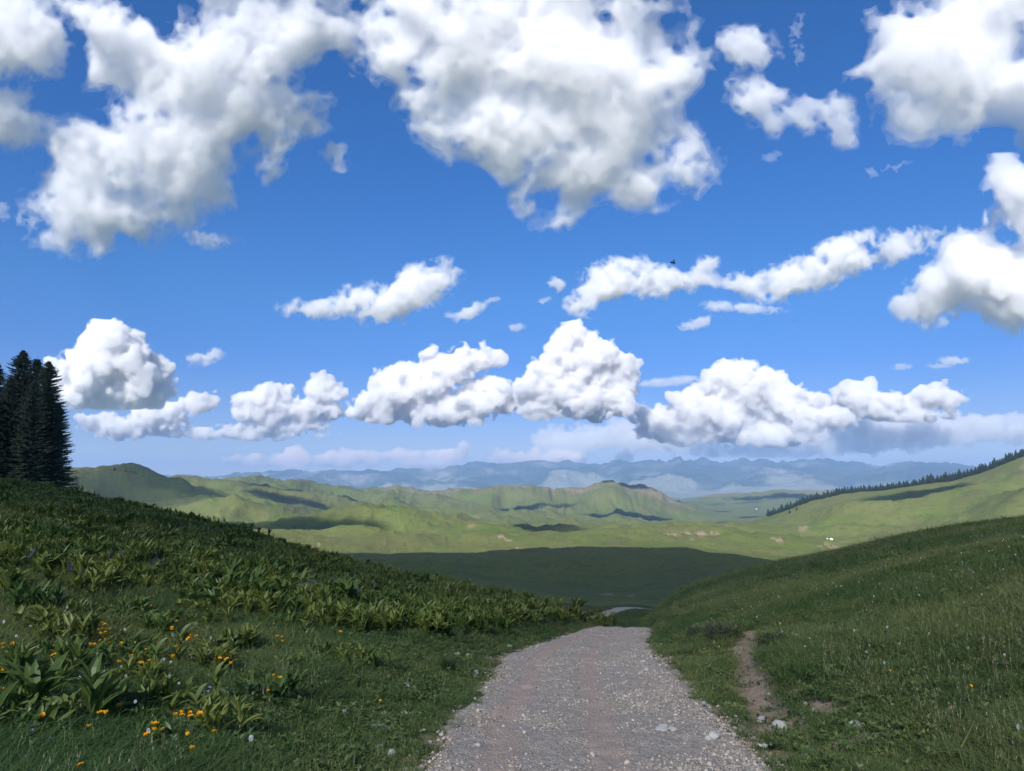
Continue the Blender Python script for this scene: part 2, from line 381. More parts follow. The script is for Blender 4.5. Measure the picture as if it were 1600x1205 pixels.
def at_grid(arr, x, y):
    """bilinear look-up of a grid field at world x, y"""
    x = np.asarray(x, float); y = np.asarray(y, float)
    a = np.arctan2(x, y); r = np.maximum(np.hypot(x, y), 1.5)
    i = np.clip(np.searchsorted(AZ, a) - 1, 0, len(AZ) - 2); fa = np.clip((a - AZ[i]) / (AZ[i + 1] - AZ[i]), 0, 1)
    v = (np.log(r) - U[0]) / (U[1] - U[0]); j = np.clip(v.astype(int), 0, NR - 2); fr = np.clip(v - j, 0, 1)
    return (arr[i, j] * (1 - fa) + arr[i + 1, j] * fa) * (1 - fr) + (arr[i, j + 1] * (1 - fa) + arr[i + 1, j + 1] * fa) * fr
def ground(x, y): return at_grid(GZ, x, y)
def hit(px, py, rmin=1.5):
    """where the sight line of a photo pixel first meets the ground"""
    a, t = azel(px, py)
    r = RR[RR >= rmin]; z = ground(np.sin(a) * r, np.cos(a) * r)
    w = np.argmax((z - H) / r >= t) if ((z - H) / r >= t).any() else np.argmax((z - H) / r)
    if w > 0:
        t0, t1 = (z[w - 1] - H) / r[w - 1], (z[w] - H) / r[w]
        f = np.clip((t - t0) / (t1 - t0 + 1e-12), 0, 1); rr = r[w - 1] + f * (r[w] - r[w - 1])
    else: rr = r[w]
    x, y = math.sin(a) * rr, math.cos(a) * rr
    return x, y, float(ground(x, y))
def resample(pts, step):
    pts = np.array(pts, float); s = np.concatenate([[0], np.cumsum(np.linalg.norm(np.diff(pts[:, :2], axis=0), axis=1))])
    n = max(2, int(s[-1] / step)); t = np.linspace(0, s[-1], n)
    return np.stack([np.interp(t, s, pts[:, k]) for k in range(pts.shape[1])], 1)
def smooth(p, n):
    for _ in range(n): p[1:-1] = (p[:-2] + 2 * p[1:-1] + p[2:]) / 4
    return p
# the road: left and right edges seen in the photograph, carried on over the hump and round the bend
LE = [(560, 1400), (610, 1290), (652, 1205), (690, 1130), (725, 1085), (768, 1040), (800, 1015), (850, 994), (895, 983)]
RE = [(1400, 1400), (1310, 1290), (1235, 1205), (1165, 1150), (1105, 1100), (1055, 1060), (1008, 1030), (992, 1008), (1006, 987)]
le = np.array([hit(*p)[:2] for p in LE]); re = np.array([hit(*p)[:2] for p in RE])
print('road edges', np.round(le, 1).tolist(), np.round(re, 1).tolist())
ctr = smooth(resample(np.concatenate([(le + re) / 2, [(5.0, 36.5), (5.9, 40), (7.5, 48), (9.2, 60), (9.0, 72), (8.6, 82), (9.4, 93), (11.5, 103), (14.2, 111), (18, 119), (24, 127), (33, 136)]]), .25), 30)
CS = np.concatenate([[0], np.cumsum(np.linalg.norm(np.diff(ctr, axis=0), axis=1))])
wl = np.interp(ctr[:, 1], (le[:, 1] + re[:, 1]) / 2, np.linalg.norm(re - le, axis=1) / 2)
wl = np.where(ctr[:, 1] > 33, np.interp(ctr[:, 1], [33, 45, 90, 115], [1.75, 1.45, 1.2, 1.1]), wl); wl = np.convolve(np.pad(wl, 8, mode='edge'), np.ones(17) / 17, 'valid')
tan_ = np.gradient(ctr, axis=0); tan_ /= np.linalg.norm(tan_, axis=1)[:, None]
nor = np.stack([tan_[:, 1], -tan_[:, 0]], 1)
# foot path up the right bank
FP = resample([hit(*p)[:2] for p in [(1172, 985), (1166, 1000), (1163, 1020), (1170, 1045), (1185, 1075), (1200, 1100), (1235, 1130)]], .15)
def near_line(x, y, L, W):
    """signed offset / half width from a polyline, chunked"""
    x = np.asarray(x, float).ravel(); y = np.asarray(y, float).ravel(); out = np.full(len(x), 9e9); sd = np.zeros(len(x), int)
    for k in range(0, len(x), 20000):
        d = (x[k:k + 20000, None] - L[None, ::2, 0]) ** 2 + (y[k:k + 20000, None] - L[None, ::2, 1]) ** 2
        sd[k:k + 20000] = d.argmin(1) * 2; out[k:k + 20000] = np.sqrt(d.min(1))
    return out / (W[sd] if not np.isscalar(W) else W), sd
def road_q(x, y): return near_line(x, y, ctr, wl)[0]
nm = (RR < 180)[None, :] & (np.abs(AZ) < R(43))[:, None]
ii = np.argwhere(nm)
q, sd = near_line(GX[nm], GY[nm], ctr, wl)
zc = ground(ctr[:, 0], ctr[:, 1])
zc = np.convolve(np.pad(zc, 6, mode='edge'), np.ones(13) / 13, 'valid')
w = 1 - sstep(1.0, 2.2, q)
GZ[nm] = GZ[nm] * (1 - w) + (zc[sd] - .012) * w - .05 * (1 - sstep(.85, 1.02, q))
fq, _ = near_line(GX[nm], GY[nm], FP, .32)
GZ[nm] -= .07 * (1 - sstep(.5, 1.6, fq))
# bare earth on the right verge and here and there on the hills
DIRT = np.zeros_like(GZ)
for px, py, rx, ry, k in [(1290, 1105, 60, 18, 1), (1330, 1160, 90, 18, .8), (1390, 1145, 30, 10, .9), (1240, 1080, 30, 14, .7), (1200, 1090, 40, 20, .8), (1270, 1070, 36, 12, .6), (1420, 1195, 60, 14, .5), (1490, 1165, 40, 12, .5), (1590, 1110, 50, 14, .5), (1215, 1008, 26, 12, .5)]:
    c = hit(px, py); e = hit(px + rx, py); g = hit(px, py - ry)
    ax, ay = max(.2, e[0] - c[0]), max(.25, abs(g[1] - c[1]))
    m = nm & (np.abs(GX - c[0]) < 3 * ax) & (np.abs(GY - c[1]) < 3 * ay)
    d = np.sqrt(((GX[m] - c[0]) / ax) ** 2 + ((GY[m] - c[1]) / ay) ** 2) + .55 * fbm(GX[m] * 2.2, GY[m] * 2.2, 4, .6)
    DIRT[m] = np.maximum(DIRT[m], k * (1 - sstep(.5, 1.15, d)))
DIRT[nm] = np.maximum(DIRT[nm], 1 - sstep(.8, 1.5, fq + .5 * fbm(GX[nm] * 4, GY[nm] * 4, 3)))
DIRT[nm] = np.maximum(DIRT[nm], .8 * (1 - sstep(1.0, 1.22, q + .22 * fbm(GX[nm] * 1.4, GY[nm] * 1.4, 4, .6))))
GZ[nm] -= .05 * DIRT[nm]
for px, py, rx, ry, k in [(784, 839, 6, 3, 1), (795, 845, 7, 2, .8), (808, 857, 3, 3, .8), (497, 850, 3, 4, .8), (1050, 834, 12, 2.4, .8), (1075, 835, 9, 2.5, 1), (1095, 835, 12, 3, 1), (1118, 834, 10, 2.5, .9), (1082, 843, 5, 1.5, .8),
                          (1256, 825, 7, 3, .8), (1292, 854, 14, 1.6, .9), (1305, 857, 10, 1.6, .9), (1210, 841, 10, 1.5, .8), (1218, 845, 6, 1.5, .8), (1170, 828, 5, 2, .8), (1600, 731, 10, 4, .4), (737, 822, 8, 3, .35), (745, 808, 6, 4, .35),
                          (948, 929, 16, 2, .7), (985, 931, 8, 2, .6)]:
    c = hit(px, py, 100); r0 = math.hypot(c[0], c[1]); s = r0 / F
    a0 = math.atan2(c[0], c[1]); ca = np.abs(AZ - a0) < 4 * rx / F; cr = np.abs(U - math.log(r0)) < .5
    g = np.ix_(ca, cr); t = (GZ[g] - H) / RR[cr][None]; t0 = (c[2] - H) / r0
    d = np.sqrt(((AZ[ca][:, None] - a0) * F / rx) ** 2 + ((t - t0) * F / ry) ** 2 + ((RR[cr][None] / r0 - 1) / .12) ** 2) + .5 * fbm(AZ[ca][:, None] * 400 + 0 * t, 60 * U[cr][None] + 0 * t, 3)
    DIRT[g] = np.maximum(DIRT[g], k * (1 - sstep(.5, 1.1, d)))

pos = lambda nt: node(nt, 'ShaderNodeNewGeometry').outputs['Position']
# grass land of the far hills
M_HILL, n, b = mat('hill grass'); P = pos(n)
c = ramp(n, noise(n, .0021, 5, .55, P), [(.34, (0.088, 0.132, 0.029)), (.47, (0.126, 0.164, 0.040)), (.6, (0.147, 0.161, 0.055)), (.72, (0.098, 0.139, 0.035))])
c = mix(n, ramp(n, noise(n, .012, 7, .68, P), [(.42, (0, 0, 0)), (.62, (.75, .75, .75))]), c, (0.140, 0.139, 0.053))
c = mix(n, ramp(n, noise(n, .03, 5, .7, P), [(.52, (0, 0, 0)), (.68, (0.555, 0.562, 0.555))]), c, (0.052, 0.087, 0.020))
c = mix(n, ramp(n, noise(n, .16, 5, .75, P), [(.52, (0, 0, 0)), (.66, (.7, .7, .7))]), c, (0.042, 0.071, 0.017))
c = mix(n, ramp(n, noise(n, .0046, 6, .6, P), [(.5, (0, 0, 0)), (.62, (0.444, 0.450, 0.444))]), c, (0.113, 0.107, 0.046))
c = mix(n, attr(n, 'scree'), c, ramp(n, noise(n, .02, 6, .7, P), [(.35, (0.108, 0.118, 0.055)), (.6, (0.275, 0.212, 0.134))]))
c = mix(n, attr(n, 'dirt'), c, (0.311, 0.225, 0.163)); n.links.new(c, b.inputs['Base Color'])
n.links.new(bump(n, noise(n, .035, 9, .65, P), .5, 12), b.inputs['Normal'])
# soil and turf under the meadow
M_TURF, n, b = mat('turf'); P = pos(n)
c = ramp(n, noise(n, 1.1, 8, .65, P), [(.35, (.034, .044, .016)), (.5, (.05, .066, .022)), (.65, (.068, .076, .03))])
c = mix(n, ramp(n, noise(n, 9, 5, .7, P), [(.5, (0, 0, 0)), (.7, (.7, .7, .7))]), c, (.075, .07, .04))
e = ramp(n, noise(n, 14, 6, .75, P), [(.35, (.27, .19, .135)), (.6, (.38, .28, .21)), (.72, (.46, .39, .32))])
c = mix(n, ramp(n, math_n(n, 'ADD', attr(n, 'dirt'), math_n(n, 'MULTIPLY', math_n(n, 'SUBTRACT', noise(n, 5, 5, .7, P), .5), .9)), [(.42, (0, 0, 0)), (.62, (1, 1, 1))]), c, e)
n.links.new(c, b.inputs['Base Color']); n.links.new(bump(n, noise(n, 16, 8, .7, P), .8, .05), b.inputs['Normal'])
# far mountains and the pale plain at their feet
M_MOUNT, n, b = mat('mountain rock'); P = pos(n)
c = ramp(n, noise(n, .00028, 8, .62, P), [(.36, (.03, .05, .04)), (.52, (.055, .075, .055)), (.58, (.10, .11, .09)), (.66, (.26, .25, .23))])
c = mix(n, math_n(n, 'MULTIPLY', attr(n, 'plain'), 1.0), c, (.24, .25, .19))
n.links.new(c, b.inputs['Base Color']); n.links.new(bump(n, noise(n, .0011, 8, .62, P), 1.0, 330), b.inputs['Normal'])

# scree on the ridge with the flat-topped hill and the bare ridge on the right; pale plain
UK = lambda k: np.exp(KR[:, k:k + 1])
PXA = (800 + F * np.tan(np.clip(AZ, -1.2, 1.2)))[:, None]
sc_n = fbm(A2 * 60, U2 * 10, 4, .55, True)
SCREE = np.zeros_like(GZ)
rel = RR[None] / UK(18); SCREE += sstep(.9, .97, rel) * (1 - sstep(1.03, 1.1, rel)) * np.clip(.25 + .6 * sc_n + .45 * sstep(900, 960, PXA), 0, 1) * sstep(560, 640, PXA) * (1 - sstep(1065, 1085, PXA))
rel = RR[None] / UK(20); SCREE += sstep(.93, .985, rel) * (1 - sstep(1.03, 1.1, rel)) * np.clip(.35 + .9 * sc_n, 0, 1) * sstep(1070, 1100, PXA)
SCREE = np.clip(SCREE, 0, 1)
PLAIN = (1 - sstep(-.15, .35, (RR[None] - 37200) / 4200 + .75 * fbm(GX / 3600, GY / 2600, 6, .6))) + 0 * GZ
PLAIN = np.clip(PLAIN, 0, 1)
idx = np.arange(len(AZ) * NR).reshape(len(AZ), NR)
ALLV = np.stack([GX, GY, GZ], -1)
def ground_piece(name, r0, r1, material, attrs, cap=False):
    j0, j1 = np.searchsorted(RR, r0), min(NR, np.searchsorted(RR, r1) + 1)
    if r0 <= RR[0]: j0 = 0
    k = j1 - j0
    V = ALLV[:, j0:j1].reshape(-1, 3); g = np.arange(len(AZ) * k).reshape(len(AZ), k); h = np.roll(g, -1, 0)
    Q = np.stack([h[:, :-1], h[:, 1:], g[:, 1:], g[:, :-1]], -1).reshape(-1, 4)
    me = fast_mesh(name, V, Q)
    me.polygons.foreach_set('use_smooth', np.ones(len(me.polygons), bool))
    for an, arr in attrs.items():
        at = me.attributes.new(an, 'FLOAT', 'POINT'); at.data.foreach_set('value', np.ascontiguousarray(arr[:, j0:j1], np.float32).ravel())
    if cap:
        import bmesh
        bm = bmesh.new(); bm.from_mesh(me); bm.verts.ensure_lookup_table()
        c = bm.verts.new((0, 0, 0)); bm.verts.ensure_lookup_table()
        for i in range(len(AZ)): bm.faces.new((c, bm.verts[((i + 1) % len(AZ)) * k], bm.verts[i * k]))
        bm.to_mesh(me); bm.free()
    o = bpy.data.objects.new(name, me); sc.collection.objects.link(o); me.materials.append(material); o['kind'] = 'structure'
    return o
ground_piece('meadow', 0, 150, M_TURF, {'dirt': DIRT}, True)
ground_piece('hills', 150, 30000, M_HILL, {'dirt': DIRT, 'scree': SCREE})
ground_piece('mountains', 30000, 70000, M_MOUNT, {'plain': PLAIN})

# ------------------------------------------------------------------ the gravel road
nu = 61
uu = np.linspace(-1.06, 1.06, nu)
cs = np.concatenate([np.arange(0, 40, .06), np.arange(40, CS[-1], .5)])
cx_, cy_ = np.interp(cs, CS, ctr[:, 0]), np.interp(cs, CS, ctr[:, 1]); nx_, ny_ = np.interp(cs, CS, nor[:, 0]), np.interp(cs, CS, nor[:, 1])
ww = np.interp(cs, CS, wl); zz_ = np.interp(cs, CS, zc)
edge = 1 + .10 * fbm(cs * .5, cs * 0 + 3, 4, .6); edge2 = 1 + .10 * fbm(cs * .5 + 70, cs * 0 + 3, 4, .6)
off = uu[None, :] * np.where(uu[None, :] < 0, edge[:, None], edge2[:, None]) * ww[:, None]
X = cx_[:, None] + nx_[:, None] * off; Y = cy_[:, None] + ny_[:, None] * off
un = uu[None] + 0 * X
TRK = np.maximum(np.exp(-((un + .62) / .16) ** 2), np.exp(-((un - .06) / .15) ** 2))      # two wheel tracks
Zr = zz_[:, None] + .012 - .035 * TRK + .03 * fbm(X * 1.2, Y * 1.2, 3) + .02 * fbm(X * 4.5, Y * 4.5, 3, .6) - .09 * sstep(.94, 1.06, np.abs(un))
def road_z(x, y):
    d, s = near_line(x, y, ctr, 1.0); return zc[s]
g = np.arange(X.size).reshape(X.shape)
Q = np.stack([g[:-1, :-1], g[:-1, 1:], g[1:, 1:], g[1:, :-1]], -1).reshape(-1, 4)
me = fast_mesh('road', np.stack([X, Y, Zr], -1).reshape(-1, 3), Q)
me.polygons.foreach_set('use_smooth', np.ones(len(me.polygons), bool))
for an, arr in (('track', TRK), ('across', np.abs(un))):
    at = me.attributes.new(an, 'FLOAT', 'POINT'); at.data.foreach_set('value', np.ascontiguousarray(arr, np.float32).ravel())
M_ROAD, n, b = mat('gravel'); P = pos(n)
vor = node(n, 'ShaderNodeTexVoronoi'); vor.inputs['Scale'].default_value = 34; n.links.new(P, vor.inputs['Vector'])
vsep = node(n, 'ShaderNodeSeparateColor'); n.links.new(vor.outputs['Color'], vsep.inputs[0])
gr = ramp(n, vsep.outputs[0], [(0, (.24, .205, .17)), (.45, (.41, .36, .305)), (.8, (.52, .47, .405)), (1, (.62, .57, .50))])
gr = mix(n, ramp(n, noise(n, 60, 4, .7, P), [(.4, (0, 0, 0)), (.6, (1, 1, 1))]), gr, (.36, .30, .245))
du = ramp(n, noise(n, 5, 8, .75, P), [(.3, (.38, .285, .225)), (.55, (.46, .355, .29)), (.75, (.51, .42, .35))])
tf = ramp(n, math_n(n, 'ADD', attr(n, 'track'), math_n(n, 'MULTIPLY', math_n(n, 'SUBTRACT', noise(n, 2.2, 8, .75, P), .5), 1.3)), [(.35, (0, 0, 0)), (.8, (.9, .9, .9))])
c = mix(n, tf, gr, du); n.links.new(c, b.inputs['Base Color'])
hgt = math_n(n, 'ADD', math_n(n, 'MULTIPLY', vor.outputs['Distance'], -1.2), noise(n, 70, 5, .7, P))
n.links.new(bump(n, hgt, .9, .02), b.inputs['Normal'])
me.materials.append(M_ROAD); road = bpy.data.objects.new('road', me); sc.collection.objects.link(road); road['kind'] = 'structure'

# ------------------------------------------------------------------ the air
bpy.ops.mesh.primitive_cube_add(size=1); hz = bpy.context.object; hz.name = 'haze'; hz['kind'] = 'stuff'
zlo, zhi = float(GZ.min()) - 5, float(GZ.max()) + 40
print('ground', zlo, zhi)
hz.scale = (140000, 132000, zhi - zlo); hz.location = (0, 0, (zlo + zhi) / 2)
HZ = bpy.data.materials.new('haze'); HZ.use_nodes = True; n = HZ.node_tree; n.nodes.remove(n.nodes['Principled BSDF'])
v = n.nodes.new('ShaderNodeVolumePrincipled'); v.inputs['Color'].default_value = (.38, .61, 1, 1); v.inputs['Density'].default_value = 2.2e-5
n.links.new(v.outputs[0], n.nodes['Material Output'].inputs['Volume']); hz.data.materials.append(HZ)
# clouds overhead and behind, outside the frame, placed to throw the shade that lies over the foreground and some hills
def overhead(label, gx, gy, gz, rx, ry, alt, seed, od=2.4, amp=.3):
    """cloud at altitude alt whose shadow falls on ground point (gx, gy, gz), half sizes rx, ry in metres"""
    t = (alt - gz) / SUN[2]; c = np.array([gx, gy, gz]) + SUN * t
    rng = np.random.default_rng(seed)
    cell = max(rx, ry) / 34
    X = np.arange(-1.6 * rx, 1.6 * rx, cell); Y = np.arange(-1.6 * ry, 1.6 * ry, cell); hz_ = min(rx, ry) * .35; Z = np.arange(-hz_ * 1.7, hz_ * 1.7, cell)
    f = 1 - np.sqrt((X[:, None, None] / rx) ** 2 + (Y[None, :, None] / ry) ** 2 + (Z[None, None, :] / hz_) ** 2)
    lam, a = min(rx, ry) * .8, amp
    while lam > cell * 2.2:
        f = f + a * lattice_noise(f.shape, [k * cell / lam for k in f.shape], rng); lam *= .5; a *= .55
    for ax in range(3):
        s0 = [slice(None)] * 3; s0[ax] = [0, -1]; f[tuple(s0)] = -1
    V, Q = surface_nets(f.astype(np.float32))
    V = V * cell + np.array([X[0], Y[0], Z[0]])
    me = fast_mesh('cumulus_cloud', V, Q); o = bpy.data.objects.new('cumulus_cloud', me); sc.collection.objects.link(o); o.location = c
    me.materials.append(cloud_material('cloud overhead', od / (2 * hz_)))
    o['label'] = label; o['category'] = 'cloud'; o['group'] = 'clouds'
    e = c - EYE; pxx = 602.5 - F * math.tan(math.atan2(e[2], e[1]) - PITCH)
    print('overhead at', c.round(), 'pixel row', round(pxx))
overhead('broad thin unseen cloud placed to shade the gravel road and meadow', 0, -80, -20, 1100, 620, 2600, 11, od=.40)
overhead('dense unseen cloud placed to shade the hill beyond the road', 20, 800, -110, 1000, 430, 2700, 12, od=1.25)
def shade(label, px, py, rx, ry, alt, seed, od=2, rmin=100):
    g = hit(px, py, rmin); print(label, np.round(g)); overhead(label, *g, rx, ry, alt, seed, od)
shade('unseen cloud placed to shade the hill behind the spruces', 225, 768, 430, 600, 3000, 31, od=.9, rmin=3000)
shade('unseen cloud placed to shade the hollow in front of the green hills', 500, 826, 250, 260, 2900, 32, rmin=2600)
shade('unseen cloud placed to shade the knolls left of centre', 455, 783, 330, 300, 3000, 34, rmin=5500)
shade('unseen cloud placed to shade the green ridge left of the middle', 850, 823, 160, 110, 3700, 36, rmin=2600)
shade('unseen cloud placed to shade the shoulder of the right hand hill', 1440, 768, 260, 200, 5200, 38, rmin=3300)
shade('unseen cloud placed to shade the flat topped hill', 985, 760, 330, 200, 5200, 39, od=2.2, rmin=9000)
SOFT = dict(od=(.010, .024, .034), core=(.13, .30), amp=.38, pers=.74, wl=1.0, cell=2.2, zr=.45, lowcut=30, billow=-.45, stray=.36, grow_by=.10, col=(.998, .996, 1))
WISP = dict(od=(.010, .022), core=(.16,), amp=.62, pers=.8, wl=1.2, cell=1.8, zr=.5, billow=-.7)
HARD = dict(od=(.06, .15), core=(.07,), amp=.2, pers=.72, billow=.2, cell=1.7, wl=.6, lowcut=22, stray=.13, puffs=20, col=(.958, .957, .959))
MID = dict(od=(.012, .026, .06), core=(.10, .30), amp=.48, pers=.76, billow=-.5, cell=1.7, lowcut=14, stray=.32, grow_by=.05, col=(.98, .979, .984))
HEAP = dict(MID, puffs=12, amp=.4, billow=.2)
cloud('cumulus_cloud', 'ragged white cloud filling the upper left corner of the sky', 4800, [(110, 72, 200, 66), (300, 110, 175, 92), (440, 62, 115, 80), (330, 195, 120, 85), (235, 235, 150, 90), (185, 305, 125, 78), (140, 352, 85, 40), (12, 180, 62, 58), (310, 275, 85, 45), (115, 220, 70, 48), (-60, 60, 150, 90), (440, 180, 60, 34), (410, 270, 26, 14), (320, 376, 34, 10), (480, 205, 26, 14, -35), (420, -40, 200, 60)], seed=1, **SOFT)
cloud('cumulus_cloud', 'largest white cloud hanging at the top centre of the sky', 4300, [(760, 60, 180, 110), (900, 90, 170, 110), (700, 130, 70, 90), (820, 190, 110, 90), (950, 190, 140, 80), (900, 270, 100, 60), (1000, 280, 110, 45, -15), (880, 320, 60, 30), (640, 60, 60, 60), (1060, 120, 45, 60), (820, -60, 220, 90)], seed=2, **SOFT)
cloud('cumulus_cloud', 'broken white wisps between the two large upper clouds on the right', 5200, [(1165, 75, 52, 34), (1180, 150, 48, 34), (1230, 190, 48, 24), (1310, 180, 28, 34), (1320, 215, 20, 25), (1270, 165, 32, 16)], seed=3, **SOFT)
cloud('cumulus_cloud', 'white cloud with a hooked edge in the upper right corner', 5200, [(1480, 100, 135, 78), (1560, 60, 120, 90), (1620, 120, 100, 95), (1430, 180, 50, 40), (1390, 60, 50, 40, -40), (1500, 170, 90, 40), (1660, 20, 120, 90)], seed=4, **SOFT)
cloud('cumulus_cloud', 'thick white cloud with a grey underside cut off by the right edge', 9000, [(1610, 345, 60, 66), (1570, 415, 85, 58), (1500, 450, 75, 38, -15), (1455, 475, 42, 18), (1660, 430, 90, 70)], seed=5, **HEAP)
cloud('cumulus_cloud', 'long white cloud rising to the right in the middle of the sky', 11000, [(1395, 388, 66, 22, -20), (1310, 405, 86, 32, -20), (1235, 440, 66, 28, -10), (1170, 445, 48, 18), (1450, 366, 30, 6, -15)], seed=6, **MID)
cloud('cumulus_cloud', 'white puff right of the middle of the sky below the flying insect', 8500, [(960, 440, 66, 34, -15), (920, 475, 38, 20), (1030, 440, 48, 24), (1085, 440, 38, 18), (1100, 415, 24, 13, -20)], seed=7, **MID)
cloud('cumulus_cloud', 'slanting white cloud alone left of the middle of the sky', 10500, [(640, 455, 78, 35, -25), (560, 468, 50, 22, -10), (490, 482, 48, 16), (600, 485, 50, 20)], seed=8, **MID)
cloud('cumulus_cloud', 'thin pale wisp under the long rising cloud', 11000, [(1165, 482, 58, 9, 3), (1090, 505, 34, 9, -15), (1120, 478, 25, 9)], seed=9, **MID)
cloud('cumulus_cloud', 'small curved wisp right of the slanting cloud', 10500, [(735, 487, 30, 12, -30), (768, 469, 18, 5, -12), (705, 492, 12, 6)], seed=10, **MID)
cloud('cumulus_cloud', 'tiny round puff left of the puff below the insect', 10500, [(870, 444, 15, 13), (850, 470, 12, 5, -20)], seed=12, **MID)
cloud('cumulus_cloud', 'tiny puff above the tallest cumulus tower', 12000, [(806, 512, 16, 7, -10)], seed=13, **MID)
cloud('cumulus_cloud', 'small ragged puff between the two largest clouds', 5000, [(522, 238, 22, 18), (532, 262, 14, 12), (490, 195, 18, 16, -30)], seed=14, **SOFT)
cloud('cumulus_cloud', 'domed cumulus just right of the dark spruces', 30000, [(180, 560, 58, 46), (130, 592, 48, 42), (228, 590, 42, 42), (180, 615, 85, 30)], base=640, seed=15, **HARD)
cloud('cumulus_cloud', 'small puff right of the domed cumulus', 26000, [(318, 560, 32, 12, -12), (335, 552, 14, 9)], seed=16, **MID)
cloud('cumulus_cloud', 'row of low cumulus left of centre over the green hills', 85000, [(250, 650, 44, 24), (308, 630, 34, 17, -10), (405, 640, 46, 24), (425, 618, 34, 22), (505, 612, 30, 24), (480, 642, 54, 20), (350, 679, 190, 8), (200, 668, 56, 18), (150, 660, 34, 14), (430, 668, 80, 12)], base=692, seed=17, **HARD)
cloud('cumulus_cloud', 'cumulus with three rounded tops left of the tallest tower', 82000, [(690, 580, 46, 34), (735, 562, 42, 22), (640, 605, 56, 36), (620, 640, 68, 26), (700, 635, 66, 30), (772, 618, 46, 30), (775, 562, 18, 12)], base=668, seed=18, **HARD)
cloud('cumulus_cloud', 'tallest cumulus tower right of the middle', 80000, [(888, 535, 34, 30), (905, 560, 54, 34), (945, 582, 50, 30), (870, 602, 58, 38), (848, 635, 42, 24), (930, 622, 66, 34), (985, 625, 16, 20), (975, 585, 20, 15)], base=662, seed=19, **HARD)
cloud('cumulus_cloud', 'broad pointed cumulus above the bare ridge', 88000, [(1150, 602, 52, 34), (1195, 622, 66, 40), (1120, 645, 76, 42), (1060, 662, 66, 32), (1260, 655, 60, 34), (1190, 675, 130, 26)], base=698, seed=20, **HARD)
cloud('cumulus_cloud', 'double topped cumulus above the right hand hill', 92000, [(1340, 622, 36, 26), (1395, 634, 56, 20), (1460, 622, 42, 20), (1400, 645, 80, 16)], base=660, seed=21, **HARD)
cloud('cumulus_cloud', 'long flat cloud bank low over the mountains on the right', 98000, [(1530, 668, 110, 24), (1420, 676, 140, 26), (1300, 690, 120, 22), (1180, 702, 140, 14), (1000, 685, 110, 24), (900, 688, 76, 20), (1620, 672, 80, 20), (880, 705, 60, 10)], base=716, seed=22, **dict(HARD, od=(.022, .03), col=(.99, .992, 1)))
cloud('cumulus_cloud', 'thin white streak between the tallest tower and the broad cumulus', 80000, [(1040, 597, 46, 8, -4), (1075, 594, 22, 8)], seed=23, **MID)
cloud('cumulus_cloud', 'flat pinkish cloud layer low over the mountains left of centre', 100000, [(560, 713, 190, 10, -1), (700, 710, 150, 9), (500, 722, 130, 9), (660, 724, 160, 8), (800, 716, 120, 9)], seed=24, od=(.09, .09), core=(.25,), col=(1, .955, .93), amp=.5, pers=.66, cell=1.9, wl=3)
cloud('cumulus_cloud', 'little upright puff over the pinkish cloud layer', 80000, [(724, 700, 12, 12), (714, 712, 14, 8), (742, 660, 18, 7)], seed=25, **MID)
cloud('cumulus_cloud', 'faint small puff high over the right hand hill, the left one of two', 40000, [(1408, 573, 18, 6)], seed=26, **MID)
cloud('cumulus_cloud', 'brighter flat puff high over the right hand hill, the right one of two', 40000, [(1468, 572, 22, 5), (1492, 564, 28, 8)], seed=27, **MID)
for k, (lab, dd, bl) in enumerate([
    ('thin wisp trailing below the ragged upper left cloud', 4900, [(318, 372, 36, 10, 8), (345, 382, 14, 7)]), ('torn wisp at the right edge of the ragged upper left cloud', 4900, [(462, 190, 40, 20, -35), (500, 178, 20, 10, -50)]),
    ('faint streak above the broken wisps in the upper right', 5200, [(1245, 45, 10, 26, 15), (1248, 85, 8, 18)]), ('faint torn wisp under the hooked upper right cloud', 5200, [(1398, 262, 24, 8, -20), (1360, 270, 14, 8)]),
    ('faint little wisp under the broken upper right wisps', 5200, [(1202, 247, 14, 8), (1215, 240, 8, 6)]), ('pale wisp at the left edge of the view beside the upper left cloud', 4900, [(45, 345, 26, 9, 15), (4, 330, 12, 16)])]):
    cloud('wispy_cloud', lab, dd, bl, seed=60 + k, **WISP)
# ------------------------------------------------------------------ helpers for things
rng = np.random.default_rng(5)
def link(name, me, material=None, parent=None, loc=None, rot=None, scale=None, label=None, cat=None, group=None, kind=None):
    o = bpy.data.objects.new(name, me); sc.collection.objects.link(o)
    if material is not None and not len(me.materials): me.materials.append(material)
    if parent is not None: o.parent = parent
    if loc is not None: o.location = loc
    if rot is not None: o.rotation_euler = rot
    if scale is not None: o.scale = scale if not np.isscalar(scale) else (scale,) * 3
    for k, v in (('label', label), ('category', cat), ('group', group), ('kind', kind)):
        if v: o[k] = v
    return o
def empty(name, loc, label, cat, group=None, rot=(0, 0, 0), scale=1):
    o = bpy.data.objects.new(name, None); sc.collection.objects.link(o); o.empty_display_size = .1
    o.location = loc; o.rotation_euler = rot; o.scale = (scale,) * 3; o['label'] = label; o['category'] = cat
    if group: o['group'] = group
    return o
def copy_thing(o, loc, rot, scale, label=None):
    c = o.copy(); sc.collection.objects.link(c); c.location = loc; c.rotation_euler = rot; c.scale = (scale,) * 3
    if label: c['label'] = label
    for ch in list(o.children):
        d = ch.copy(); sc.collection.objects.link(d); d.parent = c
    return c
class Acc:
    """collects polygons of mixed size"""
    def __init__(s): s.v, s.f, s.n = [], [], 0
    def add(s, v, f):
        v = np.asarray(v, float); s.v.append(v); s.f += [tuple(int(i) + s.n for i in q) for q in f]; s.n += len(v)
    def mesh(s, name, smooth=False):
        me = bpy.data.meshes.new(name); me.from_pydata(np.concatenate(s.v).tolist(), [], s.f)
        if smooth: me.polygons.foreach_set('use_smooth', np.ones(len(me.polygons), bool))
        me.update(); return me
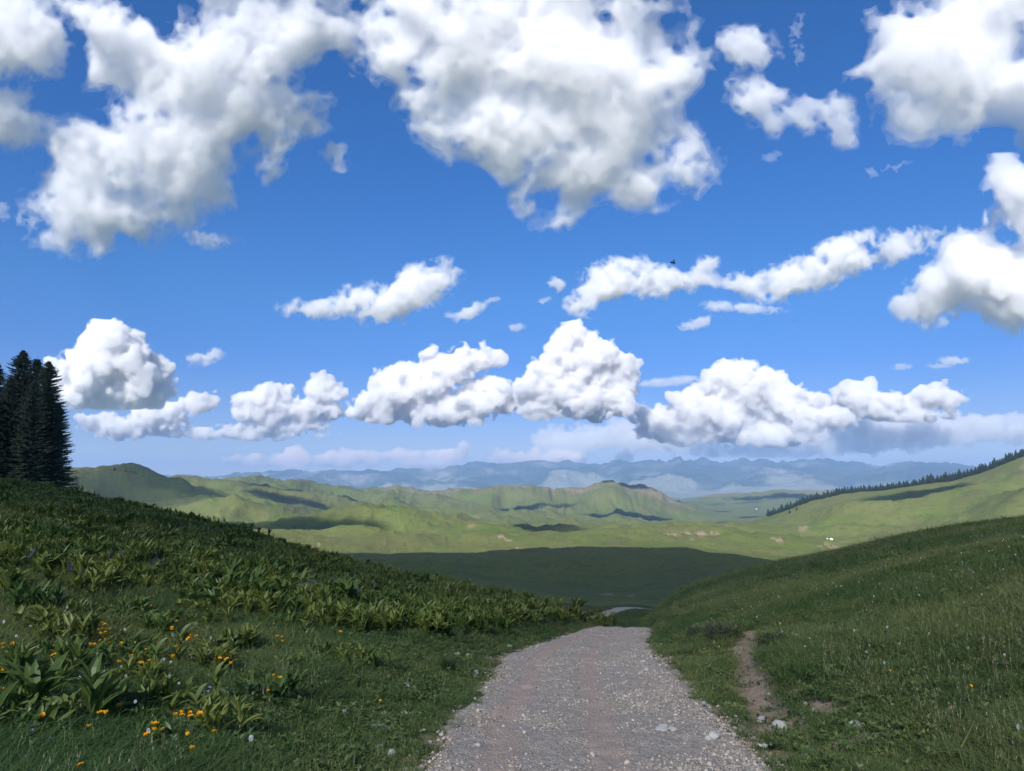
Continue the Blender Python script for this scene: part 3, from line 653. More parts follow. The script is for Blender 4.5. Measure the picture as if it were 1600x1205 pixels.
def px_of(x, y, z):
    d = np.stack([x, y, z - H], -1); fw = d[..., 1] * cp + d[..., 2] * sp; up = -d[..., 1] * sp + d[..., 2] * cp
    return 800 + F * d[..., 0] / fw, 602.5 - F * up / fw
def leaf_mat(name, lo, hi, trans=.3, inst=True):
    m = bpy.data.materials.new(name); m.use_nodes = True; n = m.node_tree; out = n.nodes['Material Output']; n.nodes.remove(n.nodes['Principled BSDF'])
    if inst == 'attr':
        a = n.nodes.new('ShaderNodeAttribute'); a.attribute_type = 'INSTANCER'; a.attribute_name = 'tint'; fac = a.outputs['Fac']
    else:
        oi = n.nodes.new('ShaderNodeObjectInfo'); fac = oi.outputs['Random']
    P = pos(n)
    fac = math_n(n, 'ADD', math_n(n, 'MULTIPLY', fac, .75), math_n(n, 'MULTIPLY', noise(n, 7, 3, .6, P), .5)); fac = math_n(n, 'SUBTRACT', fac, .125)
    c = ramp(n, fac, [(.1, lo), (.5, tuple((a + b) / 2 for a, b in zip(lo, hi))), (.9, hi)])
    d = n.nodes.new('ShaderNodeBsdfDiffuse'); t = n.nodes.new('ShaderNodeBsdfTranslucent'); mx = n.nodes.new('ShaderNodeMixShader'); mx.inputs[0].default_value = trans
    g = n.nodes.new('ShaderNodeBsdfGlossy'); g.inputs['Roughness'].default_value = .45; mg = n.nodes.new('ShaderNodeMixShader'); mg.inputs[0].default_value = .025
    n.links.new(c, d.inputs[0]); n.links.new(c, t.inputs[0]); n.links.new(d.outputs[0], mx.inputs[1]); n.links.new(t.outputs[0], mx.inputs[2])
    n.links.new(mx.outputs[0], mg.inputs[1]); n.links.new(g.outputs[0], mg.inputs[2]); n.links.new(mg.outputs[0], out.inputs[0])
    return m
def scatter(name, variants, P, rot, scl, var, tint):
    """one 'stuff' object: instances of the variant meshes on given points"""
    me = bpy.data.meshes.new(name); me.vertices.add(len(P)); me.vertices.foreach_set('co', np.ascontiguousarray(P, np.float32).ravel())
    for an, ty, arr, key in (('rot', 'FLOAT_VECTOR', rot, 'vector'), ('scl', 'FLOAT', scl, 'value'), ('var', 'INT', var, 'value'), ('tint', 'FLOAT', tint, 'value')):
        a = me.attributes.new(an, ty, 'POINT'); a.data.foreach_set(key, np.ascontiguousarray(arr, np.int32 if ty == 'INT' else np.float32).ravel())
    o = bpy.data.objects.new(name, me); sc.collection.objects.link(o); o['kind'] = 'stuff'
    ng = bpy.data.node_groups.new(name, 'GeometryNodeTree'); ng.interface.new_socket('Geometry', in_out='INPUT', socket_type='NodeSocketGeometry'); ng.interface.new_socket('Geometry', in_out='OUTPUT', socket_type='NodeSocketGeometry')
    gi = ng.nodes.new('NodeGroupInput'); go = ng.nodes.new('NodeGroupOutput'); ip = ng.nodes.new('GeometryNodeInstanceOnPoints'); jn = ng.nodes.new('GeometryNodeJoinGeometry')
    for v in reversed(variants):
        oi = ng.nodes.new('GeometryNodeObjectInfo'); oi.inputs['Object'].default_value = v; oi.inputs['As Instance'].default_value = True
        ng.links.new(oi.outputs['Geometry'], jn.inputs[0])
    def na(an, ty):
        k = ng.nodes.new('GeometryNodeInputNamedAttribute'); k.data_type = ty; k.inputs['Name'].default_value = an
        return k.outputs['Attribute']
    ng.links.new(gi.outputs[0], ip.inputs['Points']); ng.links.new(jn.outputs[0], ip.inputs['Instance']); ip.inputs['Pick Instance'].default_value = True
    ng.links.new(na('var', 'INT'), ip.inputs['Instance Index']); ng.links.new(na('rot', 'FLOAT_VECTOR'), ip.inputs['Rotation']); ng.links.new(na('scl', 'FLOAT'), ip.inputs['Scale'])
    ng.links.new(ip.outputs[0], go.inputs[0])
    md = o.modifiers.new('scatter', 'NODES'); md.node_group = ng
    return o
def hidden(name, me, material):
    me.materials.append(material); return bpy.data.objects.new(name, me)

# ------------------------------------------------------------------ plant meshes
def blade(acc, p, az, h, w, lean, curl=.5, nseg=3):
    """a grass blade from p"""
    d = np.array([math.cos(az), math.sin(az), 0]); s = np.array([-d[1], d[0], 0]); v = []
    for k in range(nseg + 1):
        t = k / nseg; c = p + d * (lean * h * (t * (1 - curl) + curl * t * t)) + np.array([0, 0, h * t * (1 - .25 * lean * t)])
        ww = w * (1 - t) ** .7 / 2
        if k < nseg: v += [c - s * ww, c + s * ww]
        else: v += [c]
    f = [(2 * k, 2 * k + 1, 2 * k + 3, 2 * k + 2) for k in range(nseg - 1)] + [(2 * nseg - 2, 2 * nseg - 1, 2 * nseg)]
    acc.add(v, f)
def tuft(n, rad, h, w, lean, seed):
    r = np.random.default_rng(seed); a = Acc()
    for _ in range(n):
        q = r.uniform(0, 2 * math.pi); d = rad * math.sqrt(r.uniform())
        blade(a, np.array([d * math.cos(q), d * math.sin(q), -.01]), r.uniform(0, 6.28), h * r.uniform(.45, 1.1), w * r.uniform(.6, 1.3), lean * r.uniform(.2, 1.5))
    return a.mesh('tuft')
def leaf(acc, p, az, L, w, el0, bend, fold=.35, nseg=6, roll=0):
    """broad pointed leaf: starts at elevation el0 and bends outwards"""
    c = np.array(p, float); e = el0; v = []
    d0 = np.array([math.cos(az), math.sin(az), 0]); s = np.array([-d0[1], d0[0], 0])
    for k in range(nseg + 1):
        t = k / nseg; ww = w * (math.sin(math.pi * min(1, t * .93 + .07)) ** .8) * (1 - .25 * t) / 2
        d = d0 * math.cos(e) + np.array([0, 0, math.sin(e)]); nn = -d0 * math.sin(e) + np.array([0, 0, math.cos(e)])
        s2 = s * math.cos(roll) + nn * math.sin(roll)
        v += [c - s2 * ww + nn * ww * fold, c, c + s2 * ww + nn * ww * fold]
        c = c + d * L / nseg; e -= bend / nseg
    f = []
    for k in range(nseg):
        b = 3 * k; f += [(b, b + 1, b + 4, b + 3), (b + 1, b + 2, b + 5, b + 4)]
    acc.add(v, f)
def rosette(seed, n=46, L=.42, w=.1, spread=.16, up=1.2, spike=0, stems=6):
    r = np.random.default_rng(seed); a = Acc()
    cs = [(r.normal(0, spread), r.normal(0, spread)) for _ in range(stems)]
    for cx0, cy0 in cs[1:]:
        d = np.array([cx0, cy0, 0]); dn = np.array([-cy0, cx0, 0]) / (np.hypot(cx0, cy0) + 1e-6) * .012; o = np.array([cs[0][0], cs[0][1], .012])
        a.add([o - dn, o + dn, [cx0 + dn[0], cy0 + dn[1], .03], [cx0 - dn[0], cy0 - dn[1], .03]], [(0, 1, 2, 3)])
    for i in range(n):
        cx0, cy0 = cs[i % stems]; t = r.uniform()          # t: height on the stem
        az = r.uniform(0, 2 * math.pi); ln = L * r.uniform(.6, 1.15) * (1 - .35 * t)
        leaf(a, (cx0, cy0, .02 + t * L * .5), az, ln, w * r.uniform(.7, 1.25) * (1 - .3 * t), up * r.uniform(.65, 1.1) + .25 * t, r.uniform(.3, 1.3), r.uniform(.15, .5), 5, r.normal(0, .3))
    for i in range(spike):
        cx0, cy0 = cs[i % stems]; hh = L * r.uniform(1.3, 2.0)
        for k in range(26):
            t = .35 + .65 * k / 26; az = r.uniform(0, 6.28)
            leaf(a, (cx0 + .01 * math.cos(az), cy0 + .01 * math.sin(az), hh * t), az, L * .16 * (1.25 - t), L * .07 * (1.3 - t), .7, .4, .2, 2)
        blade(a, np.array([cx0, cy0, 0]), 0, hh, .012, .02)
    return a.mesh('leafy_plant')
M_LEAF = leaf_mat('broad leaf', (.065, .125, .030), (.185, .215, .045), .28)
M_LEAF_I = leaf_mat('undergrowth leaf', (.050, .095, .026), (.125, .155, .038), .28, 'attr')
M_GRASS = leaf_mat('grass blade', (.066, .126, .036), (.170, .200, .066), .3, 'attr')
M_STRAW = leaf_mat('dry stalk', (.18, .165, .09), (.30, .27, .16), .2, 'attr')
LEAFY = [rosette(21, 62, w=.085), rosette(22, 70, .40, .1, .2, 1.15), rosette(23, 54, .46, .085, .13, 1.35), rosette(24, 64, .34, .11, .22, .95), rosette(25, 56, .40, .075, .15, 1.25, 5), rosette(26, 74, .36, .09, .26, 1.05, 0, 9)]
SCRUB = [rosette(41, 30, .24, .07, .2, 1.0, 0, 8), rosette(42, 26, .22, .06, .22, 1.1, 2, 8), rosette(43, 34, .26, .055, .24, 1.2, 0, 9)]
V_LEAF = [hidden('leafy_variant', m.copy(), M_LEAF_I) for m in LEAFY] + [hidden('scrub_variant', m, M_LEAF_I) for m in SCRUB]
V_GRASS = [hidden('tuft_variant', tuft(46, .18, .07, .0065, 1.8, 50 + k), M_GRASS) for k in range(3)] \
    + [hidden('tuft_variant', tuft(44, .19, .13, .0075, 1.9, 60 + k), M_GRASS) for k in range(3)] \
    + [hidden('tuft_variant', tuft(44, .24, .18, .008, 1.9, 70 + k), M_GRASS) for k in range(3)]
V_GRASS += [hidden('weed_variant', rosette(90 + k, 16, .07, .034, .12, .8, 0, 5), M_GRASS) for k in range(3)]
def stalks(seed):
    r = np.random.default_rng(seed); a = Acc()
    for _ in range(7):
        q = r.uniform(0, 6.28); d = .2 * math.sqrt(r.uniform()); p = np.array([d * math.cos(q), d * math.sin(q), 0]); h = r.uniform(.26, .46); az = r.uniform(0, 6.28)
        blade(a, p, az, h, .004, .25, .8, 2)
        top = p + np.array([math.cos(az), math.sin(az), 0]) * .25 * h + np.array([0, 0, h * .94])
        for k in range(3): leaf(a, top - np.array([0, 0, .03 * k]), r.uniform(0, 6.28), .035, .010, 1.2, .5, .2, 2)
    return a.mesh('stalks')
V_STALK = [hidden('stalk_variant', stalks(80 + k), M_STRAW) for k in range(3)]

# ------------------------------------------------------------------ where things grow
def sample(n, r0, r1, a0=-37.5, a1=37.5, power=1.0):
    """n random points in a wedge before the camera, density falling as 1 / r ** power"""
    u = rng.uniform(size=n); k = 2 - power
    r = (r0 ** k + u * (r1 ** k - r0 ** k)) ** (1 / k) if k > .01 else r0 * (r1 / r0) ** u
    a = R(1) * rng.uniform(a0, a1, n); return r * np.sin(a), r * np.cos(a), r
BND = np.array([(-200, 890), (0, 905), (150, 930), (300, 958), (400, 985), (480, 1000), (560, 1008), (640, 1000), (720, 996), (800, 990), (850, 984), (900, 984), (950, 979)], float)
def visible(x, y, z, slack=.25):
    """not hidden behind a nearer crest"""
    r = np.hypot(x, y); a = np.arctan2(x, y); t = (z + slack - H) / r; ok = np.ones(len(r), bool)
    for f in np.linspace(.3, .98, 18):
        ok &= t >= (ground(np.sin(a) * r * f, np.cos(a) * r * f) - H) / (r * f) - .002
    return ok
def grow(n, r0, r1, power, keep):
    x, y, r = sample(n, r0, r1, power=power); z = ground(x, y); px, py = px_of(x, y, z); q = road_q(x, y); dirt = at_grid(DIRT, x, y)
    k = keep(x, y, z, r, px, py, q, dirt) & visible(x, y, z)
    return x[k], y[k], z[k], r[k], px[k], py[k], q[k], dirt[k]
def left_zone(px, py): return (px < 950) & (py < np.interp(px, BND[:, 0], BND[:, 1]))
def tilt(n, amt): return np.stack([rng.normal(0, amt, n), rng.normal(0, amt, n), rng.uniform(0, 6.28, n)], 1)

# grass: cropped short along the road, taller up the banks
GP = [[] for _ in range(5)]
for n, r0, r1, power, s in ((30000, 3.2, 12, 1.0, 1.0), (42000, 12, 40, 1.1, 1.25), (32000, 40, 125, 1.2, 1.9)):
    x, y, z, r, px, py, q, dirt = grow(n, r0, r1, power, lambda x, y, z, r, px, py, q, dirt: (q > 1.0 + .08 * rng.normal(size=len(q))) & (rng.uniform(size=len(q)) > dirt * .93) & ~((py < np.interp(px, BND[:, 0], BND[:, 1]) - 8) & (px < 940) & (r > 52)))
    tall = np.clip((q - 1.3) / 2.2 + .5 * fbm(x * .35, y * .35, 3) - .9 * dirt, 0, 1)
    tall = np.where((px > 800), np.clip(tall * 1.1, 0, 1), tall * .9)
    var = np.where(tall < .33, 0, np.where(tall < .68, 3, 6)) + rng.integers(0, 3, len(x)); var = np.where((rng.uniform(size=len(x)) < .13) & (q > 1.15), 9 + rng.integers(0, 3, len(x)), var)
    tint = np.clip(.40 + .55 * 1.2 * fbm(x * .16, y * .16, 4) + (.27 * rng.normal(size=len(x))) + np.where(px > 800, .0, -.02) + np.where(tall < .33, .18, 0), 0, 1)
    GP[0].append(np.stack([x, y, z], 1)); GP[1].append(tilt(len(x), .16)); GP[2].append(s * rng.uniform(.7, 1.25, len(x))); GP[3].append(var); GP[4].append(tint)
scatter('grass', V_GRASS, *[np.concatenate(g) for g in GP])
x, y, z, r, px, py, q, dirt = grow(15000, 5, 80, 1.25, lambda x, y, z, r, px, py, q, dirt: (q > 1.9) & (rng.uniform(size=len(q)) < np.where(px > 800, .42, .10)) & (dirt < .3) & ~left_zone(px, py) & (fbm(x * .12 + 5, y * .12, 3) > -.25))
scatter('dry_grass', V_STALK, np.stack([x, y, z], 1), tilt(len(x), .12), rng.uniform(.6, 1.15, len(x)) * np.interp(r, [5, 80], [.9, 1.5]), rng.integers(0, 3, len(x)), rng.uniform(0, 1, len(x)))

# broad leaved plants: the nearest three hundred as things, the rest of the bank as undergrowth
BIG = [(85, 1125, 1.2, 1), (120, 1060, .9, 2), (95, 1015, .9, 0), (60, 985, 1.0, 3), (40, 960, 1.1, 0), (190, 965, .9, 5), (235, 985, .95, 3), (255, 1000, .8, 2), (120, 1005, .8, 2), (345, 1052, .75, 2), (372, 1018, .85, 0), (405, 960, 1.1, 1),
       (430, 955, 1.0, 3), (530, 985, 1.0, 3), (565, 990, 1.15, 4), (600, 978, 1.05, 0), (140, 930, 1.1, 0), (175, 925, 1.0, 2), (20, 925, 1.2, 1), (300, 960, .9, 3), (335, 950, 1, 5), (660, 985, 1, 0), (690, 990, .9, 3), (745, 988, 1, 2), (780, 984, .9, 0), (150, 1120, .8, 3), (60, 1150, .7, 3), (415, 1075, .5, 5), (225, 1160, .5, 5)]
LP = []
for _ in range(34): BIG.append((rng.uniform(-10, 440), rng.uniform(965, 1150), rng.uniform(.45, .85), int(rng.integers(0, 6))))
for _ in range(7): BIG.append((rng.uniform(440, 600), rng.uniform(1000, 1050), rng.uniform(.4, .65), int(rng.integers(0, 6))))
for bx, by, s, v in BIG:
    g = hit(bx, by); LP.append((*g, s * rng.uniform(1.1, 1.3), v, True))
x, y, z, r, px, py, q, dirt = grow(30000, 9, 115, .55, lambda x, y, z, r, px, py, q, dirt: left_zone(px, py + 14) & (q > np.where(r > 34, 1.12, 1.6)))
er = rng.uniform(44, 58, 60); ea, _ = azel(rng.uniform(868, 938, 60), np.full(60, 760.0)); ex, ey = np.sin(ea) * er, np.cos(ea) * er; ez = ground(ex, ey); eq = road_q(ex, ey) > 1.1
x, y, z, r = [np.concatenate([a, b[eq]]) for a, b in ((x, ex), (y, ey), (z, ez), (r, er))]; px, py = px_of(x, y, z)
o_ = np.argsort(r); x, y, z, r, px, py = [a[o_] for a in (x, y, z, r, px, py)]
kept = []; cellmap = {}
for i in range(len(x)):                        # plants keep their distance from each other
    dmin = (.54 if r[i] < 45 else .6) * (1 - .25 * fbm(x[i:i + 1] * .2, y[i:i + 1] * .2, 2)[0])
    ci, cj = int(x[i] // .7), int(y[i] // .7)
    if any((x[i] - x[j]) ** 2 + (y[i] - y[j]) ** 2 < dmin * dmin for a in (-1, 0, 1) for b in (-1, 0, 1) for j in cellmap.get((ci + a, cj + b), ())): continue
    cellmap.setdefault((ci, cj), []).append(i); kept.append(i)
kept = np.array(kept); x, y, z, r, px, py = [a[kept] for a in (x, y, z, r, px, py)]
hi_ = sstep(0, 70, np.interp(px, [-200, 0, 300, 500, 950], [830, 845, 880, 895, 900]) - py)       # the scrubby upper slope
big = rng.uniform(size=len(x)) > hi_ * .85
size = np.exp(rng.normal(.02, .27, len(x))) * np.where((px > 866) & (r > 44), 1.45, 1) * np.where(big, 1, 1.1); vv = np.where(big, rng.choice([0, 1, 2, 3, 4, 4, 4, 5], len(x)), 6 + rng.integers(0, 3, len(x)))
tint = np.clip(.5 + .6 * fbm(x * .1 + 3, y * .1, 3) + .2 * rng.normal(size=len(x)) - .35 * hi_, 0, 1)
ids = [i for i in range(len(x)) if vv[i] < 6][:300 - len(LP)]
for i in ids: LP.append((x[i], y[i], z[i], size[i], vv[i], False))
for m in LEAFY: m.materials.clear(); m.materials.append(M_LEAF)
for k, (gx, gy, gz, s, v, front) in enumerate(LP):
    link('leafy_plant', LEAFY[int(v)], None, loc=(gx, gy, gz - .02), rot=(rng.normal(0, .06), rng.normal(0, .06), rng.uniform(0, 6.28)), scale=s,
         label='clump of broad pointed green leaves standing in the flowery grass low on the left bank' if front else 'clump of broad pointed green leaves in the thick growth on the left bank', cat='leafy plant',
         group='leafy clumps among the flowers' if front else 'leafy clumps on the left bank')
rest = np.setdiff1d(np.arange(len(x)), ids)
print('leafy', len(LP), 'undergrowth', len(rest))
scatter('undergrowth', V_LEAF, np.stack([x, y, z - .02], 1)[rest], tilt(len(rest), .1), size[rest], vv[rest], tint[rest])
# ------------------------------------------------------------------ flowers
def plain(name, col, rough=.7, var=.0):
    m, n, b = mat(name, rough)
    c = mix(n, noise(n, 40, 3, .6, pos(n)), tuple(v * (1 - var) for v in col), tuple(min(1, v * (1 + var)) for v in col)); n.links.new(c, b.inputs['Base Color']); return m
M_STEM = plain('flower stem', (.06, .10, .03), .8, .2); M_YEL = plain('yellow petal', (.80, .40, .012), .5, .12); M_WHT = plain('white petal', (.72, .70, .68), .6, .06); M_PUR = plain('violet petal', (.38, .27, .62), .6, .12); M_BLU = plain('blue violet petal', (.13, .11, .24), .6, .2)
def stem_mesh(h, lean=.12):
    a = Acc(); blade(a, np.array([0, 0, -.02]), 0, h, .006, lean, .6, 4); blade(a, np.array([0, 0, -.02]), 1.57, h, .006, 0, .6, 3)
    for k in range(3): leaf(a, (0, 0, .05 + .05 * k), 2.1 * k, .09, .025, .7, .8, .2, 3)
    return a.mesh('stem')
def cup_flower(R_, n=6, open_=.5):
    a = Acc()
    for ring, (rr, el, m) in enumerate(((R_, open_, n), (R_ * .75, open_ + .45, n), (R_ * .4, 1.3, 5))):
        for k in range(m): leaf(a, (0, 0, 0), 6.283 * (k + .5 * ring) / m, rr, rr * .95, el, -.5, .1, 3)
    return a.mesh('petals', True)
def spike_flower(h, w):
    a = Acc(); r = np.random.default_rng(3)
    for k in range(46):
        t = k / 46; az = k * 2.4; rad = w * math.sin(math.pi * (.12 + .86 * t)) ** .6
        leaf(a, (rad * .5 * math.cos(az), rad * .5 * math.sin(az), h * t), az, rad * .9, rad * .7, .5, .3, .1, 2)
    return a.mesh('petals', True)
STEM = stem_mesh(.24)
def flower_kind(name, head_me, m, hh):
    me = head_me; me.materials.append(m)
    return me
if not len(STEM.materials): STEM.materials.append(M_STEM)
HEADS = {'yellow': [cup_flower(.032, 6, .45), cup_flower(.028, 5, .7)], 'white': [spike_flower(.05, .014), spike_flower(.036, .013)], 'violet': [cup_flower(.026, 5, .35)], 'blue': [spike_flower(.2, .028)]}
for k, m in (('yellow', M_YEL), ('white', M_WHT), ('violet', M_PUR), ('blue', M_BLU)):
    for me in HEADS[k]: me.materials.append(m)
def flowers(kind, name, pts, label, cat, group, size, hgt):
    for i, (fx, fy) in enumerate(pts):
        g = hit(fx, fy); h = hgt * rng.uniform(.8, 1.2)
        for _ in range(3):
            rr = math.hypot(g[0], g[1]); g = hit(fx, fy + h * F / rr)
        rr = math.hypot(g[0], g[1]); az_, te = azel(fx, fy)
        h = max(.08, H + te * rr - g[2])
        e = empty(name, g, label, cat, group, (0, 0, rng.uniform(0, 6.28)))
        s = h / .24; st = link('stem', STEM, parent=e, scale=(1, 1, s))
        hd = link('flower_head', HEADS[kind][i % len(HEADS[kind])], parent=e, loc=(.12 * h * .6, 0, h * .97 if kind != 'blue' else h * .55), rot=(rng.normal(0, .25), rng.normal(.2, .25), 0), scale=size * rng.uniform(.8, 1.2) * (1 + .012 * rr))
C6 = lambda L: [(x / 4, 905 + y / 4) for x, y in L]
C7 = lambda L: [(400 + x / 4, 905 + y / 4) for x, y in L]
YEL = C6([(60, 405), (12, 410), (95, 412), (15, 432), (38, 462), (140, 440), (162, 458), (215, 480), (282, 415), (350, 383), (382, 384), (475, 270), (415, 262), (537, 292), (625, 272), (600, 275), (652, 285), (605, 318), (630, 312), (685, 312), (615, 343), (650, 333), (655, 348), (613, 385), (650, 383), (660, 402), (683, 402), (560, 410), (590, 405), (575, 410), (752, 400), (820, 482), (830, 512), (897, 445), (875, 530), (897, 532), (917, 512), (722, 522), (688, 578), (650, 622), (545, 668), (591, 783), (597, 842), (648, 842), (745, 790), (535, 922), (488, 1170), (247, 852), (20, 572), (32, 690), (362, 527), (478, 482), (337, 478), (415, 458), (1068, 302), (1058, 318), (1108, 265), (1130, 350), (1160, 340), (1190, 350), (1175, 373), (1210, 362), (1230, 355), (1242, 385), (1100, 422), (1105, 432), (1078, 486), (935, 168), (1410, 500), (1428, 530), (1358, 500), (1400, 458), (1140, 850), (1172, 835), (1165, 860), (1125, 838), (1252, 842), (1070, 852), (962, 912), (985, 910), (952, 940), (1018, 935), (922, 970), (1155, 975), (1335, 948), (1185, 1052)]) \
    + C7([(133, 358), (162, 360), (150, 390), (110, 605), (138, 622), (80, 697), (520, 330), (762, 765), (100, 280)]) + [(182, 892), (375, 894), (317, 900), (430, 898), (437, 902), (372, 896)]
flowers('yellow', 'yellow_flower', YEL, 'orange yellow cup shaped flower on a thin stem in the grass of the left bank', 'flower', 'yellow flowers on the left bank', 1.2, .3)
WHT = C6([(78, 440), (95, 362), (232, 432), (197, 295), (10, 275), (393, 500), (405, 185), (392, 205), (443, 145), (462, 508), (502, 502), (587, 472), (628, 600), (108, 535), (333, 415), (478, 622), (775, 325), (738, 550), (778, 622), (1008, 512), (1052, 622), (1105, 660), (1085, 355), (1258, 398), (1312, 380), (1320, 388), (1300, 448), (1340, 438), (1378, 433), (1055, 525), (918, 957), (845, 770), (1560, 1005)])
flowers('white', 'white_flower', WHT, 'small white flower spike on a thin stem in the grass of the left bank', 'flower', 'white flower spikes on the left bank', 1.0, .3)
VIO = C6([(185, 945), (18, 1172), (297, 1000), (380, 810), (127, 812), (90, 645), (720, 670), (685, 678), (1302, 597), (1270, 705), (1295, 702), (1312, 678), (265, 290), (315, 75), (1330, 910), (1285, 768), (1313, 768), (1190, 495), (1167, 447)])
flowers('violet', 'violet_flower', VIO, 'pale violet five petalled flower low in the grass of the left bank', 'flower', 'violet flowers on the left bank', .9, .16)
BLU = [(496, 900), (500, 905), (507, 898), (512, 904), (520, 900), (526, 906), (490, 893), (484, 903), (548, 908), (556, 912), (540, 915), (584, 905), (470, 898), (478, 891), (130, 866), (110, 870), (105, 878), (36, 852), (125, 880), (240, 866), (250, 868), (235, 872), (190, 862), (165, 858)]
flowers('blue', 'blue_flower', BLU, 'dim blue violet flower spike rising from the leafy growth of the left bank', 'flower', 'blue violet flower spikes', 1.2, .75)
# the right bank: dots of white and yellow in the long grass
def bank_points(n, r0, r1, seed):
    global rng
    x, y, z, r, px, py, q, dirt = grow(n * 4, r0, r1, 1.2, lambda x, y, z, r, px, py, q, dirt: (px > 1040) & (px < 1600) & (q > 2.2) & (dirt < .2) & (py > 820))
    return np.stack([px, py], 1)[:n] - [0, 6]
flowers('white', 'white_flower', bank_points(150, 6, 45, 1), 'tiny white flower in the long grass of the right bank', 'flower', 'white flowers on the right bank', .9, .26)
flowers('yellow', 'yellow_flower', bank_points(120, 6, 60, 2), 'tiny yellow flower in the long grass of the right bank', 'flower', 'yellow flowers on the right bank', .62, .28)

# ------------------------------------------------------------------ stones
M_STONE, n, b = mat('pale stone', .85); P = pos(n); oi = n.nodes.new('ShaderNodeObjectInfo')
c = ramp(n, oi.outputs['Random'], [(0, (.30, .29, .26)), (.4, (.42, .41, .38)), (.75, (.50, .49, .46)), (1, (.36, .33, .30))])
c = mix(n, ramp(n, noise(n, 22, 6, .7, P), [(.45, (0, 0, 0)), (.7, (.6, .6, .6))]), c, (.22, .21, .19)); n.links.new(c, b.inputs['Base Color']); n.links.new(bump(n, noise(n, 45, 6, .7, P), .5, .01), b.inputs['Normal'])
import bmesh
def rock_mesh(seed, flat=.6, sub=3, rough=.28):
    r = np.random.default_rng(seed); bm = bmesh.new(); bmesh.ops.create_icosphere(bm, subdivisions=sub, radius=1)
    co = np.array([v.co for v in bm.verts]); o1 = r.uniform(0, 90, 3)
    d = 1 + rough * fbm(co[:, 0] * 1.1 + o1[0] + .8 * co[:, 2], co[:, 1] * 1.1 + o1[1] - .7 * co[:, 2], 3) + .10 * fbm(co[:, 0] * 3 + o1[2] + co[:, 2] * 2, co[:, 1] * 3 - co[:, 2] * 2, 2)
    co = co * d[:, None]
    for _ in range(6):                         # broken faces
        nn = r.normal(size=3); nn /= np.linalg.norm(nn); k = r.uniform(.62, .9); s = co @ nn; co -= np.maximum(0, s - k)[:, None] * nn * .85
    co *= [1, r.uniform(.65, .95), flat]
    for v, p_ in zip(bm.verts, co): v.co = p_
    me = bpy.data.meshes.new('stone'); bm.to_mesh(me); bm.free(); me.materials.append(M_STONE)
    me.polygons.foreach_set('use_smooth', np.ones(len(me.polygons), bool)); return me
def stone(px, py, wpx, label, group=None, flat=.6, seed=0):
    g = hit(px, py); rr = math.hypot(g[0], g[1]); s = wpx / F * rr / 2
    q = float(road_q(g[0], g[1])[0]); z = g[2]
    if q < 1.05: z = float(road_z(g[0], g[1])[0]) + .01
    link('stone', rock_mesh(seed, flat), None, loc=(g[0], g[1], z + s * flat * .3), rot=(rng.normal(0, .12), rng.normal(0, .12), rng.uniform(0, 6.28)), scale=s, label=label, cat='stone', group=group)
UNIQ = [(592, 1143, 31, 'large pale oval stone in the short grass left of the road', .5), (633, 1120, 18, 'angular pale stone just behind the large oval stone left of the road', .75), (576, 1138, 17, 'flat stone touching the large oval stone on its left', .35), (591, 1169, 21, 'flat grey stone below the large oval stone left of the road', .35),
        (611, 1179, 17, 'rounded pale stone nearest the lower edge left of the road', .6), (599, 1119, 11, 'small pointed stone behind the large oval stone', .9), (625, 1153, 13, 'flat dark grey stone right of the large oval stone', .3),
        (1221, 1140, 25, 'brownish rounded boulder in the grass right of the road', .75), (1341, 1135, 25, 'pale flat stone beside the bare earth on the right verge', .4), (1190, 1127, 17, 'bright white stone at the grassy right edge of the road', .6), (1116, 1168, 19, 'rounded stone lying on the right side of the road', .7), (1106, 1170, 12, 'small stone touching the rounded stone on the road', .7),
        (1034, 1152, 24, 'flat slab of blue grey stone set in the gravel road', .3), (1052, 1155, 18, 'broken pale stone beside the slab in the gravel road', .5), (732, 1028, 17, 'pale stone lying at the grass edge beside the dark tussock', .45), (714, 1022, 13, 'thin pale stone behind the dark tussock', .35), (1415, 942, 13, 'grey stone half hidden in the long grass of the right bank', .5)]
for k, (a, b_, w_, l, fl) in enumerate(UNIQ): stone(a, b_, w_, l, None, fl, 100 + k)
for k, (a, b_, w_) in enumerate(C7([]) + [(557, 1133, 8), (620, 1134, 8), (660, 1142, 10), (564, 1168, 7), (591, 1101, 9), (537, 1116, 14), (635, 1074, 14), (646, 1077, 9), (674, 1070, 8), (620, 1076, 8), (667, 1086, 7), (688, 1089, 10), (695, 1071, 9), (707, 1067, 13), (692, 1080, 6), (709, 1082, 7), (716, 1064, 6), (744, 1054, 12), (796, 1011, 10), (755, 1051, 6), (672, 1161, 10), (689, 1157, 8), (652, 1176, 7), (700, 1100, 6), (726, 1056, 5), (640, 1095, 6)]):
    stone(a, b_, w_, 'small pale stone in the short grass along the left side of the road', 'small stones left of the road', rng.uniform(.45, .8), 200 + k)
for k, (a, b_, w_) in enumerate([(1272, 1112, 10), (1259, 1102, 10), (1203, 1086, 12), (1317, 1202, 12), (1354, 1201, 10), (1195, 1167, 10), (1260, 1181, 6), (1546, 1087, 9), (1005, 1042, 8), (1033, 1008, 6), (1017, 1033, 6), (1010, 1055, 8), (1072, 1092, 6), (1090, 1047, 8), (1100, 1106, 8), (1150, 1120, 6), (1085, 1075, 7), (1025, 990, 5), (1048, 1028, 5), (1237, 1150, 6), (1180, 1020, 5), (1176, 1000, 5)]):
    stone(a, b_, w_, 'small pale stone in the grass along the right side of the road', 'small stones right of the road', rng.uniform(.45, .8), 300 + k)
